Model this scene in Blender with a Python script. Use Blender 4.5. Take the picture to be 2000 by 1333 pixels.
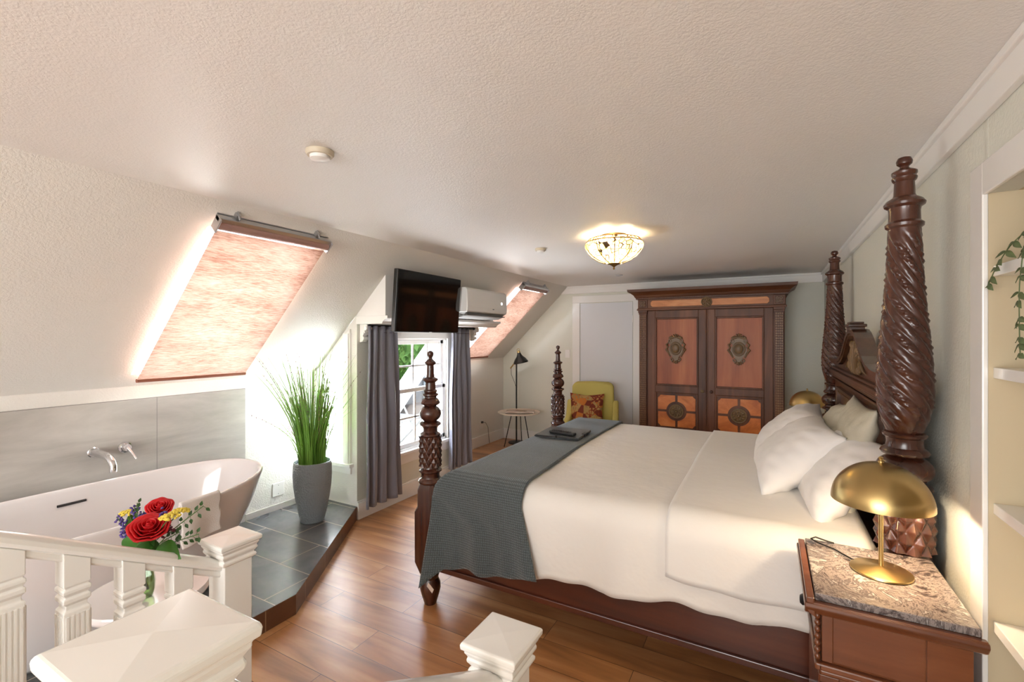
import bpy, bmesh, math, random
from math import sin, cos, pi, sqrt, radians, atan2
from mathutils import Vector, Matrix, noise
S = bpy.context.scene
for o in list(bpy.data.objects): bpy.data.objects.remove(o)
COL = S.collection

# ------------------------------------------------------------ camera, world, light
cd = bpy.data.cameras.new('camera'); cam = bpy.data.objects.new('camera', cd); COL.objects.link(cam)
cam.location = (0, 0, 1.55); cam.rotation_euler = (radians(90), 0, radians(29.0))
cd.sensor_width = 36; cd.lens = 905/2000*36; cd.shift_y = -7.5/2000; cd.clip_start = 0.02
S.camera = cam
S.view_settings.view_transform = 'Standard'; S.view_settings.look = 'None'
S.view_settings.gamma = 1; S.view_settings.use_curve_mapping = False
S.view_settings.exposure = 0.85
W = bpy.data.worlds.new('world'); S.world = W; W.use_nodes = True
bg = W.node_tree.nodes['Background']; bg.inputs[0].default_value = (0.80, 0.90, 1.0, 1); bg.inputs[1].default_value = 2.2

def light(name, kind, loc, power, col=(1, 1, 1), rot=(0, 0, 0), size=.1, sy=None, portal=False):
    l = bpy.data.lights.new(name, kind); l.energy = power; l.color = col
    if kind == 'AREA':
        l.size = size
        if sy: l.shape = 'RECTANGLE'; l.size_y = sy
        if portal: l.cycles.is_portal = True
    elif kind in ('POINT', 'SPOT'): l.shadow_soft_size = size
    o = bpy.data.objects.new(name, l); COL.objects.link(o); o.location = loc; o.rotation_euler = rot
    return o
sun = light('sun', 'SUN', (0, 0, 9), 2.0, (1, .94, .85)); sun.data.angle = radians(1)
sun.rotation_euler = Vector((-.55, .75, -.75)).to_track_quat('-Z', 'Y').to_euler()
# daylight through the openings, and two added fill lamps
light('window_daylight', 'AREA', (-3.75, 3.65, 2.05), 170, (.68, .80, 1), (0, radians(-52), 0), 1.0, 1.3)
light('balcony_fill', 'AREA', (-3.52, 3.65, .18), 85, (.92, .96, 1), (0, radians(-145), 0), .6, 1.2)  # added lamp hidden below the sill, brightens the ceiling
light('side_daylight', 'AREA', (-3.36, 3.1, 1.0), 30, (.93, .97, 1), (radians(-90), 0, 0), .26, 1.0)
light('back_fill', 'AREA', (-1.0, -2.9, 1.35), 62, (1, .97, .93), (radians(90), 0, 0), 2.6, 1.5)  # added lamp behind the camera, general fill for the room
SL = atan2(2.27-1.234, 3.585-2.51)          # roof pitch
sn = Vector((sin(SL), 0, -cos(SL)))          # slope normal into the room
def sky_light(y, p):
    c = Vector((-3.06, y, 1.74)) - sn*.22
    o = light('skylight_daylight', 'AREA', c, p, (1, .98, .95), (0, 0, 0), 1.15, .66)
    z = -sn; x = Vector((cos(SL), 0, sin(SL))); yv = z.cross(x)
    o.rotation_euler = Matrix((x, yv, z)).transposed().to_euler()
sky_light(1.70, 26); sky_light(5.19, 20)

# ------------------------------------------------------------ materials
def lin(c):
    return tuple(((v/255/12.92) if v/255 <= .04045 else ((v/255+.055)/1.055)**2.4) for v in c)
class NT:
    def __init__(s, name):
        s.m = bpy.data.materials.new(name); s.m.use_nodes = True; s.t = s.m.node_tree
        s.b = s.t.nodes['Principled BSDF']; s.out = s.t.nodes['Material Output']
    def n(s, typ, **kw):
        nd = s.t.nodes.new(typ)
        for k, v in kw.items():
            if k.startswith('i_'): nd.inputs[k[2:].replace('_', ' ')].default_value = v
            else: setattr(nd, k, v)
        return nd
    def l(s, a, ao, b, bi): s.t.links.new(a.outputs[ao], b.inputs[bi])
    def coord(s, scale=(1, 1, 1), rot=(0, 0, 0), loc=(0, 0, 0)):
        tc = s.n('ShaderNodeTexCoord'); mp = s.n('ShaderNodeMapping')
        mp.inputs['Scale'].default_value = scale; mp.inputs['Rotation'].default_value = rot; mp.inputs['Location'].default_value = loc
        s.l(tc, 'Object', mp, 'Vector'); return mp
    def noise(s, mp, scale, detail=4, rough=.55, dist=0):
        nz = s.n('ShaderNodeTexNoise'); nz.inputs['Scale'].default_value = scale; nz.inputs['Detail'].default_value = detail
        nz.inputs['Roughness'].default_value = rough; nz.inputs['Distortion'].default_value = dist
        s.l(mp, 'Vector', nz, 'Vector'); return nz
    def ramp(s, src, so, stops):
        r = s.n('ShaderNodeValToRGB'); e = r.color_ramp.elements
        while len(e) < len(stops): e.new(.5)
        for i, (p, c) in enumerate(stops): e[i].position = p; e[i].color = (*lin(c), 1)
        s.l(src, so, r, 'Fac'); return r
    def bump(s, src, so, strength, dist=.01):
        b = s.n('ShaderNodeBump'); b.inputs['Strength'].default_value = strength; b.inputs['Distance'].default_value = dist
        s.l(src, so, b, 'Height'); s.l(b, 'Normal', s.b, 'Normal'); return b
def plain(name, c, rough=.5, metal=0, bump=None, coat=0, spec=.5, emit=None):
    t = NT(name); t.b.inputs['Base Color'].default_value = (*lin(c), 1)
    t.b.inputs['Roughness'].default_value = rough; t.b.inputs['Metallic'].default_value = metal
    t.b.inputs['Coat Weight'].default_value = coat; t.b.inputs['Specular IOR Level'].default_value = spec
    if bump: nz = t.noise(t.coord(), bump[0], 3); t.bump(nz, 'Fac', bump[1], bump[2])
    if emit: t.b.inputs['Emission Color'].default_value = (*lin(c), 1); t.b.inputs['Emission Strength'].default_value = emit
    return t.m
def wood(name, c1, c2, c3, axis='z', scale=9, rough=.32, bump=.15, coat=.25, stretch=.09):
    t = NT(name); sc = {'x': (stretch, 1, 1), 'y': (1, stretch, 1), 'z': (1, 1, stretch)}[axis]
    mp = t.coord(sc); n1 = t.noise(mp, scale, 8, .6, .6)
    r = t.ramp(n1, 'Fac', [(.28, c1), (.52, c2), (.75, c3)]); t.l(r, 'Color', t.b, 'Base Color')
    t.b.inputs['Roughness'].default_value = rough; t.b.inputs['Coat Weight'].default_value = coat; t.b.inputs['Coat Roughness'].default_value = .15
    n2 = t.noise(mp, scale*6, 4); t.bump(n2, 'Fac', bump, .002)
    return t.m
def textured_wall(name, c, sc=55, st=.35, rough=.6, dist=.006):
    t = NT(name); t.b.inputs['Base Color'].default_value = (*lin(c), 1); t.b.inputs['Roughness'].default_value = rough
    n1 = t.noise(t.coord(), sc, 4, .55, .4); r = t.n('ShaderNodeMapRange'); r.inputs[1].default_value = .38; r.inputs[2].default_value = .62
    t.l(n1, 'Fac', r, 0); t.bump(r, 'Result', st, dist); return t.m

M = {}
M['wall'] = textured_wall('cream_wall_paint', (230, 227, 220), 95, .34, .6, .0035)
M['sage'] = textured_wall('sage_wall_paint', (222, 222, 210), 85, .25, .6, .003)
M['ceil'] = textured_wall('ceiling_paint', (236, 233, 229), 120, .25, .45, .003)
M['trim'] = plain('white_trim_paint', (240, 238, 234), .3)
M['white'] = plain('gloss_white_paint', (243, 241, 236), .22, coat=.3)
M['niche'] = plain('niche_cream_paint', (200, 184, 152), .45)
M['plastic'] = plain('white_plastic', (236, 234, 230), .3)
M['black'] = plain('black_metal', (38, 36, 34), .4, .3)
M['chrome'] = plain('chrome', (225, 225, 228), .08, 1)
M['alu'] = plain('aluminium', (190, 192, 195), .28, 1)
M['enamel'] = plain('white_bath_enamel', (232, 228, 228), .12, coat=.6)
M['posts'] = wood('bed_mahogany', (38, 16, 10), (70, 36, 24), (102, 60, 42), 'z', 12, .27, .1, .3)
M['postd'] = wood('bed_mahogany_dark', (46, 26, 16), (78, 48, 30), (106, 70, 46), 'y', 9, .28, .1, .4)
M['rail'] = wood('bed_rail_wood', (50, 20, 12), (80, 36, 20), (104, 52, 30), 'x', 7, .3, .1, .4)
M['armoire'] = wood('armoire_walnut', (66, 36, 20), (98, 56, 32), (128, 78, 48), 'z', 8, .48, .15, .0)
M['armx'] = wood('armoire_walnut_cross', (68, 38, 20), (100, 58, 32), (126, 78, 46), 'x', 8, .48, .15, .0)
M['panel'] = wood('armoire_panel', (120, 54, 26), (162, 86, 46), (188, 112, 66), 'z', 6, .45, .05, .0)
M['burl'] = wood('burl_veneer', (164, 84, 36), (204, 118, 56), (226, 150, 84), 'x', 7, .45, .03, .0, .7)
M['burlt'] = wood('burl_veneer_frieze', (178, 108, 60), (208, 136, 82), (228, 164, 110), 'x', 9, .45, .03, .0, .4)
M['carve'] = plain('dark_carved_wood', (116, 90, 60), .4, bump=(60, .4, .003))
M['basket'] = wood('basketweave_wood', (98, 66, 40), (136, 98, 62), (160, 122, 80), 'z', 20, .4)
M['stand'] = wood('nightstand_wood', (70, 36, 20), (108, 60, 34), (138, 86, 54), 'x', 7, .3, .12, .35)
M['standz'] = wood('nightstand_wood_upright', (70, 36, 20), (106, 58, 34), (136, 84, 54), 'z', 7, .3, .12, .35)
M['brass'] = plain('brushed_brass', (192, 166, 112), .30, 1)
M['comf'] = plain('white_cotton_comforter', (236, 231, 224), .85, bump=(9, .25, .02), spec=.2)
M['sheet'] = plain('white_sheet', (238, 234, 228), .85, bump=(14, .2, .012), spec=.2)
M['pillow'] = plain('white_pillow_cotton', (238, 234, 230), .85, bump=(10, .25, .012), spec=.2)
M['sham'] = plain('greige_linen', (196, 190, 172), .9, bump=(26, .4, .01), spec=.1)
M['yellow'] = plain('mustard_upholstery', (204, 190, 108), .8, bump=(300, .3, .002), spec=.2)
M['green1'] = plain('leaf_green', (58, 112, 38), .45)
M['green2'] = plain('dark_leaf_green', (48, 84, 40), .45)
M['stem'] = plain('flower_stem', (84, 116, 60), .5)
M['euca'] = plain('eucalyptus_leaf', (92, 106, 66), .6)
M['red'] = plain('red_rose_petal', (214, 20, 32), .5)
M['purple'] = plain('lavender_floret', (92, 74, 148), .6)
M['yflow'] = plain('yellow_yarrow', (232, 208, 84), .7)
M['dred'] = plain('burgundy_bud', (96, 30, 48), .6)
M['tv'] = plain('tv_screen', (14, 14, 14), .09, coat=.3)
M['tvb'] = plain('tv_bezel', (20, 22, 22), .3)
M['leather'] = plain('charcoal_leather', (62, 66, 68), .35)
M['paper'] = plain('magazine_paper', (206, 190, 176), .5)
M['remote'] = plain('remote_plastic', (34, 36, 38), .4)
M['tabletop'] = wood('pale_tabletop', (222, 206, 186), (232, 218, 200), (240, 228, 212), 'x', 5, .35, .02, .2)
M['maple'] = plain('maple_leg', (222, 168, 116), .4)
M['grout'] = plain('dark_slot', (50, 48, 48), .6)
M['shingle'] = plain('roof_shingle', (120, 112, 108), .9, bump=(30, .6, .02))
M['siding'] = plain('neighbour_siding', (128, 126, 126), .8)
M['foliage'] = plain('tree_foliage', (84, 122, 58), .8)
M['foliage2'] = plain('tree_foliage_dark', (52, 86, 48), .8)
M['deck'] = plain('deck_boards', (170, 160, 150), .8)
M['towel'] = plain('white_towel', (236, 230, 224), .95, bump=(220, .6, .004), spec=.1)
M['mold'] = plain('curtain_rod_iron', (46, 46, 48), .4, .5)

t = NT('hardwood_floor_planks')
mp = t.coord(loc=(.55, .003, 0)); br = t.n('ShaderNodeTexBrick'); br.offset = .37; br.offset_frequency = 2
br.inputs['Scale'].default_value = 1; br.inputs['Mortar Size'].default_value = .0016; br.inputs['Mortar Smooth'].default_value = .3
br.inputs['Brick Width'].default_value = 1.25; br.inputs['Row Height'].default_value = .18; br.inputs['Bias'].default_value = 0
br.inputs['Color1'].default_value = (0, 0, 0, 1); br.inputs['Color2'].default_value = (1, 1, 1, 1); br.inputs['Mortar'].default_value = (.5, .5, .5, 1)
t.l(mp, 'Vector', br, 'Vector')
m2 = t.coord((.14, 1, 1)); m3 = t.n('ShaderNodeVectorMath', operation='ADD'); sc = t.n('ShaderNodeVectorMath', operation='SCALE'); sc.inputs['Scale'].default_value = 5.0
t.l(br, 'Color', sc, 0); t.l(m2, 'Vector', m3, 0); t.l(sc, 'Vector', m3, 1)
nz = t.n('ShaderNodeTexNoise'); nz.inputs['Scale'].default_value = 9; nz.inputs['Detail'].default_value = 8; nz.inputs['Distortion'].default_value = .8; t.l(m3, 'Vector', nz, 'Vector')
r1 = t.ramp(nz, 'Fac', [(.25, (128, 84, 50)), (.48, (182, 128, 80)), (.72, (216, 168, 120))])
mx = t.n('ShaderNodeMix', data_type='RGBA', blend_type='MULTIPLY'); mx.inputs[0].default_value = .5
r2 = t.ramp(br, 'Color', [(0, (200, 180, 168)), (1, (255, 250, 240))]); t.l(r1, 'Color', mx, 6); t.l(r2, 'Color', mx, 7)
mm = t.n('ShaderNodeMix', data_type='RGBA'); t.l(br, 'Fac', mm, 0); t.l(mx, 2, mm, 6); mm.inputs[7].default_value = (*lin((60, 32, 18)), 1)
t.l(mm, 2, t.b, 'Base Color'); t.b.inputs['Roughness'].default_value = .42; t.b.inputs['Coat Weight'].default_value = .6; t.b.inputs['Coat Roughness'].default_value = .36
nb = t.n('ShaderNodeMath', operation='SUBTRACT'); t.l(nz, 'Fac', nb, 0); t.l(br, 'Fac', nb, 1); t.bump(nb, 'Value', .12, .004)
M['floor'] = t.m

def tile_mat(name, w, h, loc, c1, c2, grout, rough, mort=.003, off=.5, swap=False, scn=3, rot=(0, 0, 0)):
    t = NT(name); mp = t.coord(loc=loc, rot=rot); br = t.n('ShaderNodeTexBrick'); br.offset = off
    if swap:
        sx = t.n('ShaderNodeSeparateXYZ'); cx = t.n('ShaderNodeCombineXYZ'); t.l(mp, 'Vector', sx, 0); t.l(sx, 'Y', cx, 'X'); t.l(sx, 'Z', cx, 'Y'); t.l(cx, 0, br, 'Vector')
    else: t.l(mp, 'Vector', br, 'Vector')
    for k, v in (('Scale', 1), ('Mortar Size', mort), ('Mortar Smooth', .1), ('Brick Width', w), ('Row Height', h)): br.inputs[k].default_value = v
    br.inputs['Color1'].default_value = (.2, .2, .2, 1); br.inputs['Color2'].default_value = (.8, .8, .8, 1)
    m2 = t.coord((1, .5, 2.2)) if swap else t.coord(); nz = t.noise(m2, scn, 8, .62, .35); r = t.ramp(nz, 'Fac', [(.3, c1), (.7, c2)])
    mx = t.n('ShaderNodeMix', data_type='RGBA'); t.l(br, 'Fac', mx, 0); t.l(r, 'Color', mx, 6); mx.inputs[7].default_value = (*lin(grout), 1)
    t.l(mx, 2, t.b, 'Base Color'); t.b.inputs['Roughness'].default_value = rough
    iv = t.n('ShaderNodeMath', operation='SUBTRACT'); iv.inputs[0].default_value = 1; t.l(br, 'Fac', iv, 1); t.bump(iv, 'Value', .4, .002)
    return t.m
M['slate'] = tile_mat('slate_floor_tile', .6, .3, (.01, -.055, 0), (62, 66, 70), (108, 108, 106), (176, 164, 148), .25)
M['slateside'] = tile_mat('slate_riser_tile', .3, .3, (0, .0, .1), (70, 44, 30), (116, 78, 54), (150, 120, 92), .35, off=0, swap=True)
M['concrete'] = tile_mat('grey_concrete_wall_tile', 1.2, .61, (0, -.354, .07), (160, 156, 150), (204, 199, 192), (136, 132, 128), .35, .0018, off=0, swap=True, scn=2.2)

t = NT('marble_top'); mp = t.coord(); n1 = t.noise(mp, 7.5, 14, .78, 1.5)
r = t.ramp(n1, 'Fac', [(.30, (38, 34, 34)), (.43, (78, 68, 66)), (.50, (150, 138, 132)), (.54, (66, 56, 54)), (.60, (186, 178, 172)), (.68, (98, 84, 80)), (.78, (140, 124, 116))])
t.l(r, 'Color', t.b, 'Base Color'); t.b.inputs['Roughness'].default_value = .2; M['marble'] = t.m

t = NT('knit_throw'); mp = t.coord(); n1 = t.noise(mp, 170, 2)
wv = t.n('ShaderNodeTexWave', wave_type='BANDS', bands_direction='Z'); wv.inputs['Scale'].default_value = 26; wv.inputs['Distortion'].default_value = .6; wv.inputs['Detail'].default_value = 1; t.l(mp, 'Vector', wv, 'Vector')
wz = t.n('ShaderNodeTexWave', wave_type='BANDS', bands_direction='X'); wz.inputs['Scale'].default_value = 30; wz.inputs['Distortion'].default_value = 2.0; t.l(mp, 'Vector', wz, 'Vector')
mu = t.n('ShaderNodeMath', operation='MULTIPLY'); t.l(wv, 'Fac', mu, 0); t.l(wz, 'Fac', mu, 1); ad = t.n('ShaderNodeMath', operation='ADD'); t.l(mu, 'Value', ad, 0); t.l(n1, 'Fac', ad, 1)
r = t.ramp(ad, 'Value', [(.2, (50, 56, 56)), (1.0, (92, 102, 104))]); t.l(r, 'Color', t.b, 'Base Color'); t.bump(ad, 'Value', .6, .006); t.b.inputs['Roughness'].default_value = .95; t.b.inputs['Sheen Weight'].default_value = .3
M['throw'] = t.m

t = NT('curtain_fabric'); t.b.inputs['Base Color'].default_value = (*lin((116, 115, 126)), 1); t.b.inputs['Roughness'].default_value = .36; t.b.inputs['Sheen Weight'].default_value = .3; M['curtain'] = t.m

t = NT('copper_woven_shade'); mp = t.coord((1, .10, 1)); n1 = t.noise(mp, 170, 5, .7); n2 = t.noise(t.coord((1, .25, 1)), 12, 3, .5)
ad = t.n('ShaderNodeMath', operation='ADD'); n3 = t.n('ShaderNodeMath', operation='MULTIPLY_ADD'); n3.inputs[1].default_value = .45; n3.inputs[2].default_value = .275; t.l(n2, 'Fac', n3, 0); t.l(n1, 'Fac', ad, 0); t.l(n3, 'Value', ad, 1); hf = t.n('ShaderNodeMath', operation='MULTIPLY'); hf.inputs[1].default_value = .5; t.l(ad, 'Value', hf, 0)
r = t.ramp(hf, 'Value', [(.40, (172, 122, 102)), (.5, (216, 176, 158)), (.62, (240, 214, 200))])
t.l(r, 'Color', t.b, 'Base Color'); t.b.inputs['Roughness'].default_value = .7
tr = t.n('ShaderNodeBsdfTranslucent'); t.l(r, 'Color', tr, 'Color'); ms = t.n('ShaderNodeMixShader'); ms.inputs[0].default_value = .085
t.l(t.b, 'BSDF', ms, 1); t.l(tr, 'BSDF', ms, 2); t.l(ms, 'Shader', t.out, 'Surface'); M['shade'] = t.m

def glass(name, tint=(255, 255, 255), gl=.08):
    t = NT(name); tr = t.n('ShaderNodeBsdfTransparent'); tr.inputs[0].default_value = (*lin(tint), 1); g = t.n('ShaderNodeBsdfGlossy'); g.inputs['Roughness'].default_value = .02
    ms = t.n('ShaderNodeMixShader'); ms.inputs[0].default_value = gl; t.l(tr, 0, ms, 1); t.l(g, 0, ms, 2); t.l(ms, 0, t.out, 'Surface'); return t.m
M['pane'] = glass('window_glass'); t = NT('glare_glass'); tr = t.n('ShaderNodeBsdfTranslucent'); tr.inputs[0].default_value = (.97, .97, .97, 1); tp_ = t.n('ShaderNodeBsdfTransparent'); ms = t.n('ShaderNodeMixShader'); ms.inputs[0].default_value = .9
t.l(tp_, 0, ms, 1); t.l(tr, 0, ms, 2); t.l(ms, 0, t.out, 'Surface'); M['glare'] = t.m  # white diffusing pane, made up to show overexposed daylight as plain white
M['vase'] = glass('vase_glass', (236, 242, 236), .14); M['water'] = glass('vase_water', (190, 205, 150), .1)

t = NT('patterned_cushion'); mp = t.coord((1, 1, 1)); v = t.n('ShaderNodeTexVoronoi', feature='F1'); v.inputs['Scale'].default_value = 13; t.l(mp, 'Vector', v, 'Vector')
wv = t.n('ShaderNodeTexWave', wave_type='RINGS'); wv.inputs['Scale'].default_value = 7; wv.inputs['Distortion'].default_value = 9; t.l(v, 'Position', wv, 'Vector')
v2 = t.n('ShaderNodeTexVoronoi', feature='DISTANCE_TO_EDGE'); v2.inputs['Scale'].default_value = 26; t.l(mp, 'Vector', v2, 'Vector')
mu = t.n('ShaderNodeMath', operation='ADD'); t.l(wv, 'Fac', mu, 0); t.l(v2, 'Distance', mu, 1)
r = t.ramp(mu, 'Value', [(.2, (118, 46, 26)), (.42, (168, 78, 34)), (.5, (176, 140, 82)), (.8, (150, 122, 74)), (1, (190, 110, 40))]); r.color_ramp.interpolation = 'CONSTANT'
t.l(r, 'Color', t.b, 'Base Color'); t.b.inputs['Roughness'].default_value = .85; M['cushion'] = t.m

t = NT('stained_glass'); tc = t.n('ShaderNodeTexCoord'); v = t.n('ShaderNodeTexVoronoi', feature='F1'); v.inputs['Scale'].default_value = 26; t.l(tc, 'Object', v, 'Vector')
r = t.ramp(v, 'Color', [(.0, (240, 214, 150)), (.3, (252, 240, 206)), (.5, (176, 196, 110)), (.6, (250, 232, 190)), (.8, (222, 150, 84)), (.9, (246, 226, 180))]); r.color_ramp.interpolation = 'CONSTANT'
v2 = t.n('ShaderNodeTexVoronoi', feature='DISTANCE_TO_EDGE'); v2.inputs['Scale'].default_value = 26; t.l(tc, 'Object', v2, 'Vector')
lt = t.n('ShaderNodeMath', operation='LESS_THAN'); lt.inputs[1].default_value = .06; t.l(v2, 'Distance', lt, 0)
tr = t.n('ShaderNodeBsdfTranslucent'); t.l(r, 'Color', tr, 'Color'); ms = t.n('ShaderNodeMixShader'); t.l(lt, 'Value', ms, 0); t.l(tr, 0, ms, 1)
t.b.inputs['Base Color'].default_value = (*lin((90, 66, 34)), 1); t.b.inputs['Roughness'].default_value = .4; t.l(t.b, 'BSDF', ms, 2); t.l(ms, 0, t.out, 'Surface'); M['tiffany'] = t.m
M['bronze'] = plain('bronze', (120, 92, 48), .35, .8)

t = NT('hammered_grey_pot'); t.b.inputs['Base Color'].default_value = (*lin((138, 147, 152)), 1); t.b.inputs['Roughness'].default_value = .5
v = t.n('ShaderNodeTexVoronoi', feature='F1'); v.inputs['Scale'].default_value = 75; t.l(t.coord(), 'Vector', v, 'Vector'); t.bump(v, 'Distance', .8, .006); M['pot'] = t.m
t = NT('ornamental_grass_blades'); oi = t.n('ShaderNodeTexCoord'); sx = t.n('ShaderNodeSeparateXYZ'); t.l(oi, 'Object', sx, 0); nz = t.noise(t.coord(), 30, 2)
mr = t.n('ShaderNodeMath', operation='MULTIPLY_ADD'); mr.inputs[1].default_value = .35; t.l(nz, 'Fac', mr, 0); t.l(sx, 'Z', mr, 2)
hv = t.n('ShaderNodeMath', operation='MULTIPLY'); hv.inputs[1].default_value = .5; t.l(mr, 'Value', hv, 0)
r = t.ramp(hv, 'Value', [(.42, (122, 172, 70)), (.70, (140, 172, 98)), (.86, (160, 138, 112))]); t.l(r, 'Color', t.b, 'Base Color'); t.b.inputs['Roughness'].default_value = .5; M['grass'] = t.m

# ------------------------------------------------------------ mesh builder
class MB:
    def __init__(s): s.v = []; s.f = []
    def add(s, vs, fs):
        k = len(s.v); s.v += [Vector(v) for v in vs]; s.f += [tuple(i+k for i in f) for f in fs]; return s
    def box(s, x0, x1, y0, y1, z0, z1, m=None):
        vs = [Vector((x, y, z)) for z in (z0, z1) for y in (y0, y1) for x in (x0, x1)]
        if m: vs = [m @ v for v in vs]
        return s.add(vs, [(0, 2, 3, 1), (4, 5, 7, 6), (0, 1, 5, 4), (2, 6, 7, 3), (0, 4, 6, 2), (1, 3, 7, 5)])
    def quad(s, *p): return s.add(p, [tuple(range(len(p)))])
    def grid(s, fn, nu, nv, cu=False, cv=False):
        vs = [fn(i/nu, j/nv) for i in range(nu+(not cu)) for j in range(nv+(not cv))]
        w = nv+(not cv); h = nu+(not cu); fs = []
        for i in range(nu):
            for j in range(nv):
                fs.append((i*w+j, ((i+1) % h)*w+j, ((i+1) % h)*w+(j+1) % w, i*w+(j+1) % w))
        return s.add(vs, fs)
    def lathe(s, prof, c=(0, 0, 0), n=32, fn=None, m=None, cap=True):
        vs = []
        for r, z in prof:
            for k in range(n):
                a = 2*pi*k/n; rr = r+(fn(a, z, r) if fn else 0)
                p = Vector((rr*cos(a), rr*sin(a), z)); p = (m @ p) if m else p
                vs.append(p+Vector(c))
        fs = []
        for i in range(len(prof)-1):
            for k in range(n): fs.append((i*n+k, i*n+(k+1) % n, (i+1)*n+(k+1) % n, (i+1)*n+k))
        if cap: fs.append(tuple(reversed(range(n)))); fs.append(tuple((len(prof)-1)*n+k for k in range(n)))
        return s.add(vs, fs)
    def tube(s, pts, r, n=8, cap=True):
        pts = [Vector(p) for p in pts]; vs = []; up = Vector((.31, .2, .93))
        for i, p in enumerate(pts):
            d = (pts[min(i+1, len(pts)-1)]-pts[max(i-1, 0)]).normalized()
            a = d.cross(up); a = a.normalized() if a.length > 1e-4 else Vector((1, 0, 0)); b = d.cross(a)
            rr = r[i] if isinstance(r, (list, tuple)) else r
            vs += [p+a*rr*cos(2*pi*k/n)+b*rr*sin(2*pi*k/n) for k in range(n)]
        fs = [(i*n+k, i*n+(k+1) % n, (i+1)*n+(k+1) % n, (i+1)*n+k) for i in range(len(pts)-1) for k in range(n)]
        if cap: fs += [tuple(reversed(range(n))), tuple((len(pts)-1)*n+k for k in range(n))]
        return s.add(vs, fs)
    def prism(s, poly, d, fn):           # poly of 2D points, depth range d=(a,b), fn(u,v,w)->xyz
        n = len(poly); vs = [fn(u, v, d[0]) for u, v in poly]+[fn(u, v, d[1]) for u, v in poly]
        return s.add(vs, [tuple(reversed(range(n))), tuple(range(n, 2*n))]+[(k, (k+1) % n, n+(k+1) % n, n+k) for k in range(n)])
    def ball(s, c, r, m=None, n=12):
        r = (r, r, r) if not isinstance(r, (tuple, list)) else r; vs = []; h = max(4, n//2)
        for i in range(1, h):
            for k in range(n):
                a = pi*i/h; b = 2*pi*k/n; p = Vector((r[0]*sin(a)*cos(b), r[1]*sin(a)*sin(b), r[2]*cos(a))); vs.append((m @ p if m else p)+Vector(c))
        for q in (1, -1): p = Vector((0, 0, q*r[2])); vs.append((m @ p if m else p)+Vector(c))
        t_, b_ = len(vs)-2, len(vs)-1
        fs = [(i*n+k, i*n+(k+1) % n, (i+1)*n+(k+1) % n, (i+1)*n+k) for i in range(h-2) for k in range(n)]
        fs += [(t_, (k+1) % n, k) for k in range(n)]+[(b_, (h-2)*n+k, (h-2)*n+(k+1) % n) for k in range(n)]
        return s.add(vs, fs)
    def torus(s, c, R, r, m=None, n=32, k=10, sx=1, sy=1):
        def f(u, v):
            a = 2*pi*u; b = 2*pi*v; p = Vector(((R+r*cos(b))*cos(a)*sx, (R+r*cos(b))*sin(a)*sy, r*sin(b))); return (m @ p if m else p)+Vector(c)
        return s.grid(f, n, k, True, True)
ORG = {}
def org(o): return ORG.get(o.name, Vector((0, 0, 0))) if o else Vector((0, 0, 0))
def build(name, mb, mat, parent=None, smooth=None, bevel=0, sub=0, solid=0, seg=2, loc=None):
    me = bpy.data.meshes.new(name); base = org(parent); own = Vector(loc) if loc is not None else base
    me.from_pydata([tuple(v-own) for v in mb.v], [], mb.f); me.validate(); me.update()
    bm = bmesh.new(); bm.from_mesh(me); bmesh.ops.recalc_face_normals(bm, faces=bm.faces); bm.to_mesh(me); bm.free()
    if mat: me.materials.append(M[mat] if isinstance(mat, str) else mat)
    if smooth is not None:
        me.shade_smooth()
        if smooth < 179: me.set_sharp_from_angle(angle=radians(smooth))
    o = bpy.data.objects.new(name, me); COL.objects.link(o)
    if parent: o.parent = parent; o.location = own-base
    else: o.location = own
    ORG[o.name] = own
    if solid: md = o.modifiers.new('solid', 'SOLIDIFY'); md.thickness = solid; md.offset = -1
    if bevel: md = o.modifiers.new('bevel', 'BEVEL'); md.width = bevel; md.segments = seg; md.limit_method = 'ANGLE'; md.angle_limit = radians(40); md.use_clamp_overlap = True
    if sub: md = o.modifiers.new('sub', 'SUBSURF'); md.levels = sub; md.render_levels = sub
    return o
def tag(o, label, cat, group=None, kind=None):
    if label: o['label'] = label
    if cat: o['category'] = cat
    if group: o['group'] = group
    if kind: o['kind'] = kind
    return o
def thing(name, label, cat, loc, group=None):
    o = bpy.data.objects.new(name, None); COL.objects.link(o); o.location = loc; o.empty_display_size = .05; ORG[o.name] = Vector(loc)
    return tag(o, label, cat, group)
def struct(name, mb, mat, parent=None, **kw):
    o = build(name, mb, mat, parent, **kw)
    if not parent: o['kind'] = 'structure'
    return o
def copy_tree(o, parent=None, delta=None):
    c = o.copy(); COL.objects.link(c)
    if parent: c.parent = parent
    if delta is not None: c.location = o.location+Vector(delta)
    ORG[c.name] = org(o)+(Vector(delta) if delta is not None else Vector())
    for ch in [x for x in bpy.data.objects if x.parent == o]: copy_tree(ch, c)
    return c
def rotm(x=0, y=0, z=0): return Matrix.Rotation(z, 4, 'Z') @ Matrix.Rotation(y, 4, 'Y') @ Matrix.Rotation(x, 4, 'X')
rnd = random.Random(7)

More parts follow.
